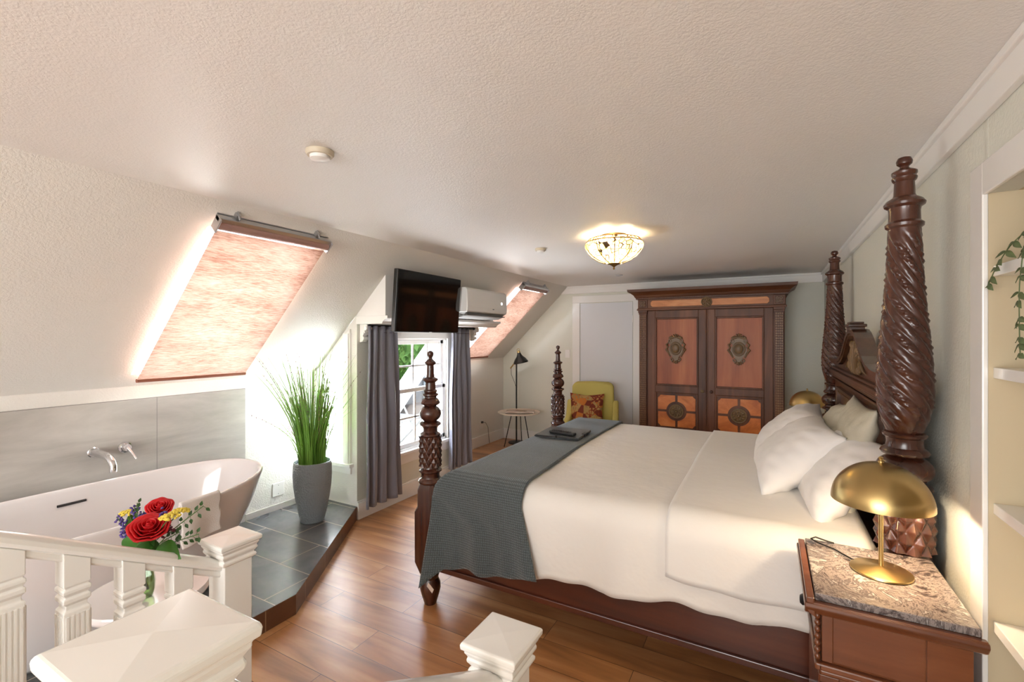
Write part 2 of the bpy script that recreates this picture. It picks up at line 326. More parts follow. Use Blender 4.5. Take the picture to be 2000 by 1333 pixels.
# ------------------------------------------------------------ room shell
XR, XL, XS, YF, YB, ZC, ZK = .54, -3.585, -2.51, 6.19, -3.0, 2.27, 1.234
DX = -3.056; DZ = ZK+(DX-XL)*(ZC-ZK)/(XS-XL); D0, D1 = 2.80, 4.49
def szz(x): return ZK+(x-XL)*(ZC-ZK)/(XS-XL)
b = MB(); b.box(XL, 1.3, YB, YF, -.05, 0); struct('floor', b, 'floor')
b = MB(); b.box(XS-.02, 1.3, YB, YF, ZC, ZC+.06); struct('ceiling', b, 'ceil')
HX0, HX1 = -3.50, -2.64; SK = [(1.385, 2.05), (4.86, 5.52)]
ys = [YB, 1.385, 2.05, D0, D1, 4.86, 5.52, YF]; xs = [XL, HX0, DX, HX1, XS]
b = MB()
for i in range(len(ys)-1):
    for j in range(len(xs)-1):
        y0, y1, x0, x1 = ys[i], ys[i+1], xs[j], xs[j+1]
        if any(abs(y0-a) < 1e-6 for a, _ in SK) and x0 >= HX0-1e-6 and x1 <= HX1+1e-6: continue
        if abs(y0-D0) < 1e-6 and x1 <= DX+1e-6: continue
        b.quad((x0, y0, szz(x0)), (x0, y1, szz(x0)), (x1, y1, szz(x1)), (x1, y0, szz(x1)))
bmm = b
struct('wall_slope', b, 'wall')
nin = Vector((-sn.x, 0, -sn.z))
for k, (y0, y1) in enumerate(SK):
    sh = MB(); a = Vector((HX0, y0, szz(HX0))); c = Vector((HX1, y0, szz(HX1))); a2 = Vector((HX0, y1, a.z)); c2 = Vector((HX1, y1, c.z)); up = nin*.24
    sh.quad(a, c, c+up, a+up); sh.quad(a2, a2+up, c2+up, c2); sh.quad(a, a+up, a2+up, a2); sh.quad(c, c2, c2+up, c+up)
    w = thing('window_%d' % (k+3), None, None, (-3.07, (y0+y1)/2, 1.7)); w['kind'] = 'structure'
    build('skylight_shaft', sh, 'trim', w)
    g = MB(); g.quad(a+up, c+up, c2+up, a2+up); build('pane', g, 'glare', w)
b = MB(); T = .06
for y0, y1 in ((YB, D0), (D1, YF)): b.box(XL-T, XL, y0, y1, 0, ZK)
struct('wall_left', b, 'wall')
# dormer wall with window opening
WY0, WY1, WZ0, WZ1 = 3.27, 4.05, .46, 1.54
b = MB(); b.box(DX-T, DX, D0+.0015, WY0, 0, DZ); b.box(DX-T, DX, WY1, D1, 0, DZ); b.box(DX-T, DX, WY0, WY1, 0, WZ0); b.box(DX-T, DX, WY0, WY1, WZ1, DZ)
struct('wall_dormer', b, 'sage')
# side wall of the dormer facing the camera, with its sloping-headed window
SX0, SX1, SZ0 = -3.50, -3.205, .47
def topz(x): return szz(x)-.10
b = MB()
def pw(poly, y0=D0, y1=D0+.05): b.prism(poly, (y0, y1), lambda u, v, w: (u, w, v))
pw([(XL, 0), (DX-.0005, 0), (DX-.0005, SZ0), (XL, SZ0)]); pw([(XL, SZ0), (SX0, SZ0), (SX0, szz(SX0)), (XL, ZK)]); pw([(SX1, SZ0), (DX-.0005, SZ0), (DX-.0005, DZ-.004), (SX1, szz(SX1))])
pw([(SX0, topz(SX0)), (SX1, topz(SX1)), (SX1, szz(SX1)), (SX0, szz(SX0))])
struct('wall_side', b, 'wall')
b = MB(); pw([(XL, 0), (DX-.0005, 0), (DX-.0005, DZ-.004), (XL, ZK)], D1-.05, D1); struct('wall_dormer_end', b, 'wall')
# right wall with the shelf niche
NY0, NY1, NZ1 = .75, 1.79, 1.955
b = MB(); b.box(XR, XR+T, NY1+.02, YF, 0, ZC); b.box(XR, XR+.002, NY1+.002, NY1+.021, 0, ZC); b.box(XR, XR+T, YB, NY0, 0, ZC); b.box(XR, XR+T, NY0, NY1, NZ1, ZC); b.box(XR, XR+T, NY0, NY1, 0, .1)
struct('wall_right', b, 'sage')
b = MB(); b.box(XR, .95, NY1, NY1+.02, .1, NZ1); b.box(XR+T, .95, NY0-.02, NY0, .1, NZ1); b.box(.95, .97, NY0, NY1, .1, NZ1); b.box(XR+T, .95, NY0, NY1, NZ1, NZ1+.02); b.box(XR+T, .95, NY0, NY1, .08, .1)
struct('wall_niche', b, 'niche')
b = MB(); b.prism([(XL, 0), (1.3, 0), (1.3, ZC), (XS, ZC), (XL, ZK)], (YF, YF+.06), lambda u, v, w: (u, w, v)); struct('wall_far', b, 'sage')
b = MB(); bw = [(-2.3, .3), (.3, .3), (.3, 1.9), (-2.3, 1.9)]
b.box(XL, -2.3, YB-.06, YB, 0, ZC); b.box(.3, 1.3, YB-.06, YB, 0, ZC); b.box(-2.3, .3, YB-.06, YB, 0, .5); b.box(-2.3, .3, YB-.06, YB, 2.1, ZC); struct('wall_back', b, 'wall')
# crown strips, baseboards
b = MB(); b.box(XR-.022, XR, YB, YF, 2.165, ZC); b.box(XR-.035, XR, YB, YF, 2.245, ZC); struct('trim_1', b, 'trim', bevel=.004)
b = MB(); b.box(XS-.1, XR, YF-.022, YF, 2.165, ZC); b.box(XS-.03, XR, YF-.035, YF, 2.245, ZC); struct('trim_2', b, 'trim', bevel=.004)
b = MB(); b.box(DX, DX+.018, D0, D1, 0, .14); b.box(DX, DX+.010, D0, D1, .14, .155); struct('baseboard_dormer', b, 'trim', bevel=.003)
b = MB(); b.box(XL, XL+.018, D1, YF, 0, .15); struct('baseboard_left', b, 'trim', bevel=.004)
b = MB(); b.box(XL, -2.45, YF-.018, YF, 0, .15); b.box(-1.5, XR, YF-.018, YF, 0, .15); struct('baseboard_far', b, 'trim', bevel=.004)
b = MB(); b.box(XR-.016, XR, 2.2, YF, 0, .14); struct('baseboard_right', b, 'trim', bevel=.004)
# niche casing and shelves
b = MB(); b.box(XR-.013, XR, NY1-.002, NY1+.09, 0, 2.045); b.box(XR-.013, XR, NY0-.09, NY0+.002, 0, 2.045); b.box(XR-.013, XR, NY0, NY1, NZ1-.003, 2.045); struct('trim_3', b, 'white', bevel=.003)
for i, z in enumerate((1.75, 1.465, 1.085, .755)):
    b = MB(); b.box(.55, .95, NY0, NY1, z-.03, z); o = struct('trim_%d' % (4+i), b, 'white', bevel=.002)
# door
d = thing('door_1', None, None, (-1.96, YF, 0)); d['kind'] = 'structure'
b = MB(); b.box(-2.44, -2.33, YF-.02, YF, 0, 2.12); b.box(-1.58, -1.49, YF-.02, YF, 0, 2.12); b.box(-2.44, -1.49, YF-.022, YF, 2.03, 2.13); build('door_casing', b, 'trim', d, bevel=.004)
b = MB(); b.box(-2.322, -1.588, YF-.012, YF-.002, .01, 2.022); build('door_leaf', b, plain('door_paint', (226, 228, 232), .35), d, bevel=.002)
b = MB()
for z in (.3, 1.75): b.box(-1.588, -1.578, YF-.03, YF-.012, z, z+.09)
build('hinge', b, 'trim', d)
# ---- platform with slate tiles
pl = [(XL, -.6), (-2.31, -.6), (-2.31, 1.679), (DX, 2.80), (XL, 2.80)]
b = MB(); b.prism(pl, (.0, .113), lambda u, v, w: (u, v, w)); 
o = struct('floor_platform', b, 'slate', bevel=.002); o.data.materials.append(M['slateside'])
for p in o.data.polygons:
    if abs(p.normal.z) < .5: p.material_index = 1
b = MB(); b.box(XL, XL+.012, 2.16, 2.80, .113, .16); struct('trim_8', b, plain('skirting_tile', (196, 190, 184), .4))
# wall tile behind the bath
b = MB(); b.box(XL, XL+.018, YB, 2.15, .113, 1.152); struct('wall_tile', b, 'concrete')
# box above the dormer window with its shelf moulding
b = MB(); b.prism([(DX-.02, 1.725), (-2.73, 1.725), (-2.73, szz(-2.73)), (DX-.02, szz(DX-.02))], (D0, D1), lambda u, v, w: (u, w, v)); struct('wall_box', b, 'trim')
b = MB(); b.prism([(DX, 1.66), (-2.76, 1.66), (-2.75, 1.68), (-2.72, 1.70), (-2.70, 1.705), (-2.70, 1.727), (DX, 1.727)], (D0-.01, 4.60), lambda u, v, w: (u, w, v)); struct('trim_9', b, 'trim', bevel=.002)
def corbel(y0, y1):
    m = MB(); pts = []
    out = [(0, 0), (.085, 0), (.09, .03), (.055, .05), (.06, .075), (.035, .10), (.045, .125), (.03, .15), (0, .155)]
    m.prism([(DX+u, 1.66-v) for u, v in out], (y0, y1), lambda u, v, w: (u, w, v))
    for (u, v, r) in ((.07, .035, .02), (.04, .12, .018), (.045, .08, .012)): 
        m.tube([(DX+u, y0-.008, 1.66-v), (DX+u, y1+.008, 1.66-v)], r, 12)
    return m
for y in (2.83, 4.50): tag(build('corbel', corbel(y-.0, y+.05), 'white', bevel=.003, loc=(DX, y, 1.5)), 'white scrolled plaster corbel under the shelf moulding, %s' % ('left of the left curtain' if y < 3 else 'right of the right curtain'), 'corbel')

# ---- main window
w = thing('window_1', None, None, (DX, 3.65, .46)); w['kind'] = 'structure'
b = MB(); cz = .085
b.box(DX-.005, DX+.02, WY0-cz, WY0+.005, WZ0, WZ1+.06); b.box(DX-.005, DX+.02, WY1-.005, WY1+cz, WZ0, WZ1+.06); b.box(DX-.005, DX+.022, WY0-cz, WY1+cz, WZ1-.005, WZ1+.07); build('window_casing', b, 'trim', w, bevel=.004)
b = MB(); b.box(DX-.03, DX+.045, WY0-cz-.02, WY1+cz+.02, WZ0-.03, WZ0); b.box(DX, DX+.016, WY0-cz, WY1+cz, WZ0-.12, WZ0-.03); build('window_sill', b, 'trim', w, bevel=.004)
b = MB(); b.box(DX-T, DX-.0, WY0, WY0+.02, WZ0, WZ1); b.box(DX-T, DX-.0, WY1-.02, WY1, WZ0, WZ1); b.box(DX-T, DX, WY0, WY1, WZ1-.02, WZ1); b.box(DX-T, DX, WY0, WY1, WZ0, WZ0+.02); build('window_frame', b, 'trim', w)
zm = 1.03
for nm, z0, z1, xo in (('upper', zm-.02, WZ1-.02, -.045), ('lower', WZ0+.02, zm+.02, -.018)):
    b = MB(); x0 = DX+xo-.012; x1 = DX+xo+.012; y0 = WY0+.02; y1 = WY1-.02
    b.box(x0, x1, y0, y0+.045, z0, z1); b.box(x0, x1, y1-.045, y1, z0, z1); b.box(x0, x1, y0, y1, z0, z0+.04); b.box(x0, x1, y0, y1, z1-.04, z1)
    s_ = build('window_sash', b, 'trim', w, bevel=.003)
    b = MB(); yy = [y0+.045+(y1-y0-.09)*k/3 for k in (1, 2)]
    for y in yy: b.box(x0+.004, x1-.004, y-.009, y+.009, z0+.04, z1-.04)
    zc = (z0+z1)/2; b.box(x0+.004, x1-.004, y0+.045, y1-.045, zc-.009, zc+.009); build('muntin', b, 'trim', s_)
    b = MB(); b.box(DX+xo-.002, DX+xo+.002, y0+.04, y1-.04, z0+.035, z1-.035); build('pane', b, 'pane', s_)
# ---- side window
w = thing('window_2', None, None, (-3.35, D0, .46)); w['kind'] = 'structure'
b = MB(); b.box(SX1-.005, SX1+.085, D0-.02, D0+.005, SZ0, 1.585); b.box(SX1+.03, SX1+.075, D0-.032, D0-.018, SZ0, 1.58); b.box(SX0-.07, SX0+.005, D0-.02, D0+.005, SZ0, topz(SX0)+.03)
dx = SX1-SX0+.08; b.prism([(SX0-.07, topz(SX0)-.02-.03), (SX1+.08, topz(SX1)+.05), (SX1+.08, topz(SX1)+.12), (SX0-.07, topz(SX0)+.02)], (D0-.018, D0+.002), lambda u, v, w_: (u, w_, v))
build('window_casing', b, 'trim', w, bevel=.003)
b = MB(); b.box(XL+.01, SX1+.11, D0-.045, D0+.01, SZ0-.03, SZ0); b.box(XL+.01, SX1+.09, D0-.018, D0, SZ0-.09, SZ0-.03); build('window_sill', b, 'trim', w, bevel=.003)
b = MB(); b.prism([(SX0, SZ0), (SX1, SZ0), (SX1, topz(SX1)), (SX0, topz(SX0))], (D0+.03, D0+.034), lambda u, v, w_: (u, w_, v)); build('pane', b, 'glare', w)
# back window, added out of view to let in fill light
w = thing('window_5', None, None, (-1, YB, .5)); w['kind'] = 'structure'
b = MB(); b.box(-2.38, -2.3, YB-.02, YB+.02, .45, 2.16); b.box(.3, .38, YB-.02, YB+.02, .45, 2.16); b.box(-2.38, .38, YB-.02, YB+.02, 2.08, 2.16); b.box(-2.38, .38, YB-.02, YB+.04, .42, .5); b.box(-1.02, -.98, YB-.02, YB+.02, .5, 2.1); build('window_frame', b, 'trim', w)
b = MB(); b.box(-2.3, .3, YB-.04, YB-.035, .5, 2.1); build('pane', b, 'pane', w)
# steps of the stair between the railings
b = MB()
for k in range(5): b.box(-1.48, -.62, .82-.27*(k+1), .82-.27*k, 0, .155*(k+1))
struct('floor_steps', b, 'floor')

# ------------------------------------------------------------ roller blinds
def roller(y0, y1, lab):
    t_ = thing('roller_blind', lab, 'blind', (-2.6, (y0+y1)/2, 2.16), 'roller blinds on the skylights')
    off = sn*.05; x0, x1 = -3.505, -2.625
    p = lambda x, y: Vector((x, y, szz(x)))+off
    b = MB(); b.grid(lambda u, v: p(x0+(x1-x0)*u, y0+(y1-y0)*v)+sn*(.006*sin(pi*u)*sin(9*v)), 30, 8); build('shade_fabric', b, 'shade', t_, smooth=180)
    b = MB(); b.tube([p(x0, y0), p(x0, y1)], .012, 12); build('hem_bar', b, plain('copper_hem', (150, 92, 70), .6), t_, smooth=40)
    c = Vector((-2.60, 0, szz(-2.60)))+sn*.045
    b = MB(); b.tube([(c.x, y0-.005, c.z), (c.x, y1+.005, c.z)], .026, 20); build('roller_tube', b, plain('copper_roll', (168, 132, 124), .35, .3), t_, smooth=40)
    b = MB(); d_ = Vector((cos(SL), 0, sin(SL)))
    q = c+d_*.035-sn*.012; R = Matrix(((d_.x, 0, -sn.x), (0, 1, 0), (d_.z, 0, -sn.z))).to_4x4(); R.translation = q
    b.box(-.014, .014, y0-.012, y1+.012, -.022, .016, R); b.box(-.01, .018, y0-.01, y1+.01, .02, .026, R); build('head_rail', b, 'alu', t_, bevel=.003)
    for y in (y0-.012, y1+.008): b = MB(); R2 = R.copy(); b.box(-.075, .012, y, y+.008, -.04, .02, R2); build('end_cap', b, 'alu', t_, bevel=.01)
    for y in (y0+.09, y1-.09): b = MB(); b.box(.012, .04, y-.012, y+.012, .0, .03, R); b.tube([R @ Vector((.025, y, -.02)), R @ Vector((.045, y, .03))], .006, 8); build('bracket', b, 'alu', t_, bevel=.002)
roller(1.40, 2.09, 'large copper woven roller blind over the skylight above the bathtub')
roller(4.89, 5.55, 'smaller-looking copper woven roller blind behind the air conditioner, near the far wall')

# ------------------------------------------------------------ outdoors
b = MB(); b.box(-30, XL-.8, -12, 30, -3.1, -3.0); struct('ground', b, plain('lawn', (120, 140, 90), .9))
b = MB(); b.box(-6.0, XL-.02, 1.0, 7.4, -.06, -.01); b.box(XL-.02, DX-T, D0+.05, D1-.05, -.06, -.01); struct('floor_balcony', b, 'deck')
h = thing('neighbour_house', 'white-trimmed gable of a pale house seen through the dormer window', 'house', (-9, 10, -3))
fx = -7.0
b = MB(); b.prism([(7.0, -3), (16, -3), (16, 2.8), (11.4, 3.7), (7.0, -.35)], (fx-.35, fx), lambda u, v, w_: (w_, u, v)); build('gable_wall', b, 'siding', h)
b = MB(); b.prism([(6.6, -.76), (11.4, 3.66), (11.4, 3.98), (6.6, -.44)], (fx-.1, fx+.22), lambda u, v, w_: (w_, u, v)); build('rake_board', b, 'trim', h)
b = MB(); b.box(fx, fx+.05, 8.35, 8.85, .05, .75); build('window', b, plain('dark_window', (120, 126, 132), .2), h)
for z0, z1 in ((.75, .83), (-.03, .05)): b = MB(); b.box(fx, fx+.08, 8.28, 8.92, z0, z1); build('window_trim', b, 'trim', h)
b = MB(); b.prism([(7.6, -.1), (9.4, -.1), (9.2, .06), (7.8, .06)], (fx+.0, fx+.5), lambda u, v, w_: (w_, u, v)); build('porch_roof', b, 'shingle', h)
t_ = thing('leafy_tree', 'bright green leafy tree outside the upper left panes of the window', 'tree', (-15, 15, -3))
rt = random.Random(3)
def leafcloud(c, R, n, s):
    m = MB()
    for _ in range(n):
        v = Vector((rt.gauss(0, 1), rt.gauss(0, 1), rt.gauss(0, 1))).normalized()*(R*(.75+.3*rt.random())); p = Vector(c)+Vector((v.x, v.y*1.3, v.z))
        q = rotm(rt.random()*6, rt.random()*6, rt.random()*6); a = s*(.6+.8*rt.random())
        m.add([p+q @ Vector(k) for k in ((-a, 0, 0), (0, -a*.5, 0), (a, 0, 0), (0, a*.5, .1*a))], [(0, 1, 2, 3)])
    m.ball(c, (R*.85, R*1.1, R*.85)); return m
b = leafcloud((-15, 16.4, 1.2), 2.3, 3400, .16); build('crown', b, 'foliage', t_)
b = MB(); b.tube([(-15, 15.6, -3), (-15, 15.7, -1), (-15, 15.6, 1)], [.3, .22, .1], 8); build('trunk', b, plain('bark', (96, 80, 66), .9), t_)
b = leafcloud((-20, 23, -.6), 2.6, 2200, .2); tag(build('hedge_tree', b, 'foliage2', loc=(-20, 23, -3)), 'darker green shrubby tree behind the bright tree outside', 'tree')
q = thing('folding_chair', 'dark-padded metal folding chair out on the balcony behind the lower panes', 'chair', (-4.3, 4.75, 0))
for y in (4.55, 4.95):
    b = MB(); b.tube([(-4.1, y, 0), (-4.40, y, .45), (-4.6, y, .78)], .014, 8); b.tube([(-4.62, y, 0), (-4.40, y, .2), (-4.15, y, .43), (-4.15, y, .46)], .014, 8); build('side_frame', b, plain('grey_tube', (170, 172, 175), .4, .5), q)
b = MB(); b.box(-.03, .03, -.20, .20, -.07, .07, Matrix.Translation((-4.58, 4.75, .74)) @ rotm(0, .35, 0)); build('backrest', b, 'remote', q, bevel=.01)
b = MB(); b.box(-4.56, -4.12, 4.56, 4.94, .45, .48); build('seat', b, 'siding', q, bevel=.01)
# ------------------------------------------------------------ four-poster bed
bed = thing('four_poster_bed', 'carved dark mahogany four-poster bed with twisted head posts and pineapple-cut foot posts', 'bed', (-.65, 3.15, 0))
def diamond(n, p, amp, z0):
    def f(a, z, r):
        q = a*n/(2*pi); w = (z-z0)/p; u = (q+w) % 1; v = (q-w) % 1
        return amp*(min(u, 1-u, v, 1-v)*2-.25)
    return f
def rounded(zs):    # list of (r,z)
    return [(r, z) for r, z in zs]
def block(m, s, z0, z1, z2):
    # lower wide square part z0..z1, upper chamfered part z1..z2
    def sq(h, c, z): return [(x, y, z) for x, y in ((h, -h+c), (h, h-c), (h-c, h), (-h+c, h), (-h, h-c), (-h, -h+c), (-h+c, -h), (h-c, -h))]
    lev = [(.72, .2, z0), (1, .08, z0+.07), (1, .06, z1), (.93, .30, z1+.025), (.93, .34, z2-.04), (.75, .3, z2)]
    vs = []; 
    for k, c, z in lev: vs += sq(s*k, s*k*c, z)
    fs = [tuple(reversed(range(8))), tuple(range(40, 48))]+[(i*8+k, i*8+(k+1) % 8, i*8+8+(k+1) % 8, i*8+8+k) for i in range(5) for k in range(8)]
    return m.add(vs, fs)
def post(name, x, y, kind):
    root = bpy.data.objects.new(name, None); COL.objects.link(root); root.parent = bed; root.location = Vector((x, y, 0))-org(bed); ORG[root.name] = Vector((x, y, 0))
    return root
def shift(m, x, y):
    for v in m.v: v.x += x; v.y += y
    return m
def foot_parts():
    a = MB(); a.lathe([(.02, 0), (.034, .0), (.05, .05), (.06, .09), (.058, .12), (.045, .15), (.05, .165), (.052, .175), (.045, .185)], n=32)
    block(a, .066, .18, .54, .70)
    a.lathe([(.05, .695), (.066, .705), (.070, .715), (.066, .725), (.055, .735), (.052, .75), (.056, .765), (.066, .772), (.066, .78), (.052, .79), (.050, .80)], n=32)
    dz0, dz1 = .80, .975; k = 44
    g = MB(); g.lathe([(.059, dz0+(dz1-dz0)*i/k) for i in range(k+1)], n=120, fn=diamond(12, .058, .012, dz0))
    t = MB(); pr = [(.048, .97), (.058, .98), (.058, .988), (.048, .995), (.041, 1.0), (.041, 1.02), (.048, 1.032), (.061, 1.04), (.061, 1.05), (.05, 1.058)]
    pr += [(.063*cos(q), 1.105+.052*sin(q)) for q in [radians(-58+116*i/10) for i in range(11)]]
    pr += [(.044, 1.155), (.052, 1.160), (.057, 1.168), (.052, 1.18), (.045, 1.19), (.036, 1.197), (.036, 1.204), (.046, 1.212), (.046, 1.22), (.034, 1.226), (.040, 1.234), (.040, 1.24), (.031, 1.246), (.029, 1.285), (.036, 1.292), (.046, 1.300), (.043, 1.308), (.024, 1.318), (.0215, 1.34), (.020, 1.385), (.028, 1.392), (.033, 1.398), (.031, 1.406), (.02, 1.415), (.011, 1.424), (.011, 1.432), (.0165, 1.44), (.019, 1.452), (.016, 1.463), (.006, 1.470)]
    t.lathe(pr, n=36)
    return a, g, t
def helix(a, z, r):
    zz = (z-1.209)/.73; sp = 2.1*pi*zz*1.35
    q = (a+sp)*10/(2*pi); u = q % 1; env = min(1, zz*8, (1-zz)*10); env = max(0, env)
    rib = abs(2*u-1); leaf = .0016*sin(z*330+a*6)*(1 if int(q) % 2 else .15)*max(0, 1-rib*1.3)
    return env*(.0075*(1-rib**2.4)-.005+leaf*2.4)
def head_parts():
    a = MB(); a.lathe([(.02, 0), (.05, .0), (.075, .06), (.075, .1), (.055, .15), (.06, .17), (.05, .18)], n=32)
    block(a, .08, .18, .56, .72)
    a.lathe([(.06, .715), (.078, .73), (.084, .748), (.080, .765), (.070, .78), (.072, .795), (.080, .80)], n=36)
    dz0, dz1 = .80, .955
    g = MB(); g.lathe([(.079, dz0+(dz1-dz0)*i/44) for i in range(45)], n=140, fn=diamond(11, .078, .016, dz0))
    t = MB(); pr = [(.07, .95), (.078, .958), (.078, .968), (.062, .978), (.06, .995), (.066, 1.005), (.079, 1.012), (.079, 1.022), (.064, 1.03)]
    pr += [(.083*cos(q), 1.08+.055*sin(q)) for q in [radians(-45+100*i/10) for i in range(11)]]
    pr += [(.05, 1.127), (.066, 1.132), (.071, 1.14), (.066, 1.15), (.055, 1.157), (.051, 1.175), (.054, 1.19), (.062, 1.196), (.064, 1.204), (.058, 1.209)]
    t.lathe(pr, n=40)
    ctl = [(0, .050), (.07, .068), (.15, .079), (.25, .081), (.4, .074), (.6, .061), (.8, .051), (1, .047)]
    def rad(z):
        u = (z-1.209)/.729
        for (a0, r0), (a1, r1) in zip(ctl, ctl[1:]):
            if u <= a1+1e-6: k = (u-a0)/(a1-a0); k = k*k*(3-2*k) if False else k; return r0+(r1-r0)*k
        return ctl[-1][1]
    h = MB(); h.lathe([(rad(1.209+.729*i/150), 1.209+.729*i/150) for i in range(151)], n=112, fn=helix)
    u = MB(); u.lathe([(.045, 1.936), (.055, 1.945), (.056, 1.955), (.046, 1.965), (.045, 2.0), (.047, 2.012), (.058, 2.02), (.060, 2.028), (.052, 2.04), (.034, 2.052), (.031, 2.06), (.029, 2.105), (.035, 2.112), (.037, 2.12), (.033, 2.128), (.037, 2.134), (.037, 2.142), (.028, 2.148), (.014, 2.155), (.013, 2.162), (.022, 2.17), (.024, 2.18), (.019, 2.192), (.006, 2.197)], n=36)
    return a, g, t, h, u
HP = [(.425, 2.135), (.43, 4.20)]; FP = [(-1.728, 2.135), (-1.80, 4.17)]
def put(name, parts, x, y):
    bodies = MB(); out = []
    for k, (nm, m) in enumerate(parts):
        o = build(nm, shift(m, x, y), 'posts', None, smooth=35); out.append(o)
    root = out[0]; root.name = name; root.parent = bed; root.location = root.location-org(bed)
    for o in out[1:]: o.parent = root; o.location = (0, 0, 0)
    return root
def mkpost(x, y, head):
    nm = ['head_post_base', 'diamond_carving', 'turned_collar', 'twisted_shaft', 'finial'] if head else ['foot_post_base', 'diamond_carving', 'turned_finial']
    ps = head_parts() if head else foot_parts()
    root = build('head_post' if head else 'foot_post', ps[0], 'posts', bed, smooth=35, bevel=0)
    # geometry is authored about the origin: place the base, then its carved pieces
    root.location = Vector((x, y, 0))-org(bed); me = root.data
    for v in me.vertices: v.co += org(bed)
    for n_, m_ in zip(nm[1:], ps[1:]):
        o = build(n_, m_, 'posts', None, smooth=50 if 'shaft' in n_ or 'diamond' in n_ else 35); o.parent = root; o.location = (0, 0, 0)
        if 'diamond' in n_: o['label'] = 'band of diamond-cut pineapple carving'
        if 'shaft' in n_: o['label'] = 'spirally twisted shaft with leaf carving'
    return root
h0 = mkpost(*HP[0], True); f0 = mkpost(*FP[0], False)
def cpost(r, x, y):
    c = r.copy(); COL.objects.link(c); c.parent = bed; c.location = Vector((x, y, 0))-org(bed)
    for ch in list(r.children): k = ch.copy(); COL.objects.link(k); k.parent = c
cpost(h0, *HP[1]); cpost(f0, *FP[1])
# rails
b = MB(); b.box(-1.67, .36, 2.145, 2.175, .20, .52); b.box(-1.67, .36, 2.13, 2.145, .195, .225); build('side_rail', b, 'rail', bed, bevel=.004)
b = MB(); b.box(-1.74, .36, 4.17, 4.20, .20, .52); build('side_rail', b, 'rail', bed, bevel=.004)
b = MB(); b.box(-1.77, -1.72, 2.2, 4.11, .20, .60); build('foot_rail', b, 'postd', bed, bevel=.006)
# headboard
YC = 3.165
hb = [(.0, 1.595), (.07, 1.592), (.13, 1.575), (.20, 1.545), (.28, 1.50), (.36, 1.458), (.46, 1.425), (.58, 1.405), (.68, 1.40), (.96, 1.40)]
def outline(k=0, z0=.5): return [(YC-y, z-k) for y, z in hb[::-1]]+[(YC+y, z-k) for y, z in hb[1:]]
b = MB(); o_ = outline(); b.prism([(y, z-.004) for y, z in o_]+[(YC+.96, .4), (YC-.96, .4)], (.425, .465), lambda u, v, w: (w, u, v)); head = build('headboard', b, 'postd', bed, bevel=.004)
b = MB()
def strip(pts, x0, x1, dz0, dz1, m):
    for (y0, z0), (y1, z1) in zip(pts, pts[1:]):
        m.add([(x, y, z) for x in (x0, x1) for (y, z) in ((y0, z0-dz0), (y1, z1-dz0), (y1, z1-dz1), (y0, z0-dz1))], [(0, 1, 2, 3), (4, 7, 6, 5), (0, 4, 5, 1), (3, 2, 6, 7), (0, 3, 7, 4), (1, 5, 6, 2)])
strip(o_, .392, .470, 0, .022, b); strip(o_, .40, .43, .022, .036, b); build('pediment_moulding', b, 'postd', head, smooth=40)
b = MB(); b.box(.385, .455, YC-.055, YC+.055, 1.585, 1.608); b.box(.378, .462, YC-.068, YC+.068, 1.606, 1.622); b.box(.388, .45, YC-.06, YC+.06, 1.622, 1.634); build('pediment_block', b, 'postd', head, bevel=.004)
b = MB()
for z0, z1, x in ((1.325, 1.34, .40), (1.300, 1.325, .385), (1.285, 1.30, .395), (1.265, 1.285, .41), (1.25, 1.262, .405)): b.box(x, .44, YC-.955, YC+.955, z0, z1)
build('rail_moulding', b, 'postd', head, bevel=.004)
b = MB()
b.box(.40, .43, YC-.68, YC+.68, 1.195, 1.215); b.box(.405, .43, YC-.655, YC+.655, 1.175, 1.19); b.box(.40, .43, YC-.68, YC-.655, .5, 1.2); b.box(.40, .43, YC+.655, YC+.68, .5, 1.2)
build('panel_frame', b, 'postd', head, bevel=.004)
b = MB()
for k in range(-3, 4):
    for j in range(5):
        zz = 1.37+.034*j; y = YC+k*.045*(1+.10*j); 
        if abs(k)*.03 > .14-.02*j: continue
        b.ball((.418, y, zz), (.012, .016, .026), rotm(radians(-12*k)), 8)
    b.tube([(.415, YC+k*.02, 1.35), (.408, YC+k*.045, 1.44), (.412, YC+k*.055+(.01 if k > 0 else -.01), 1.52-abs(k)*.022)], [.006, .010, .004], 6)
for s_ in (-1, 1): b.torus((.415, YC+s_*.18, 1.39), .022, .007, rotm(0, pi/2, 0), 20, 8); b.tube([(.415, YC+s_*.2, 1.4), (.415, YC+s_*.27, 1.375), (.415, YC+s_*.34, 1.365)], [.009, .007, .003], 6)
build('plume_carving', b, 'carve', head, smooth=60)
# mattress hidden under the bedding
b = MB(); b.box(-1.62, .37, 2.19, 4.13, .42, .76); tag(build('mattress', b, 'sheet', None, bevel=.05, seg=4, loc=(-.65, 3.15, .42)), 'thick mattress under the white bedding on the four-poster bed', 'mattress')

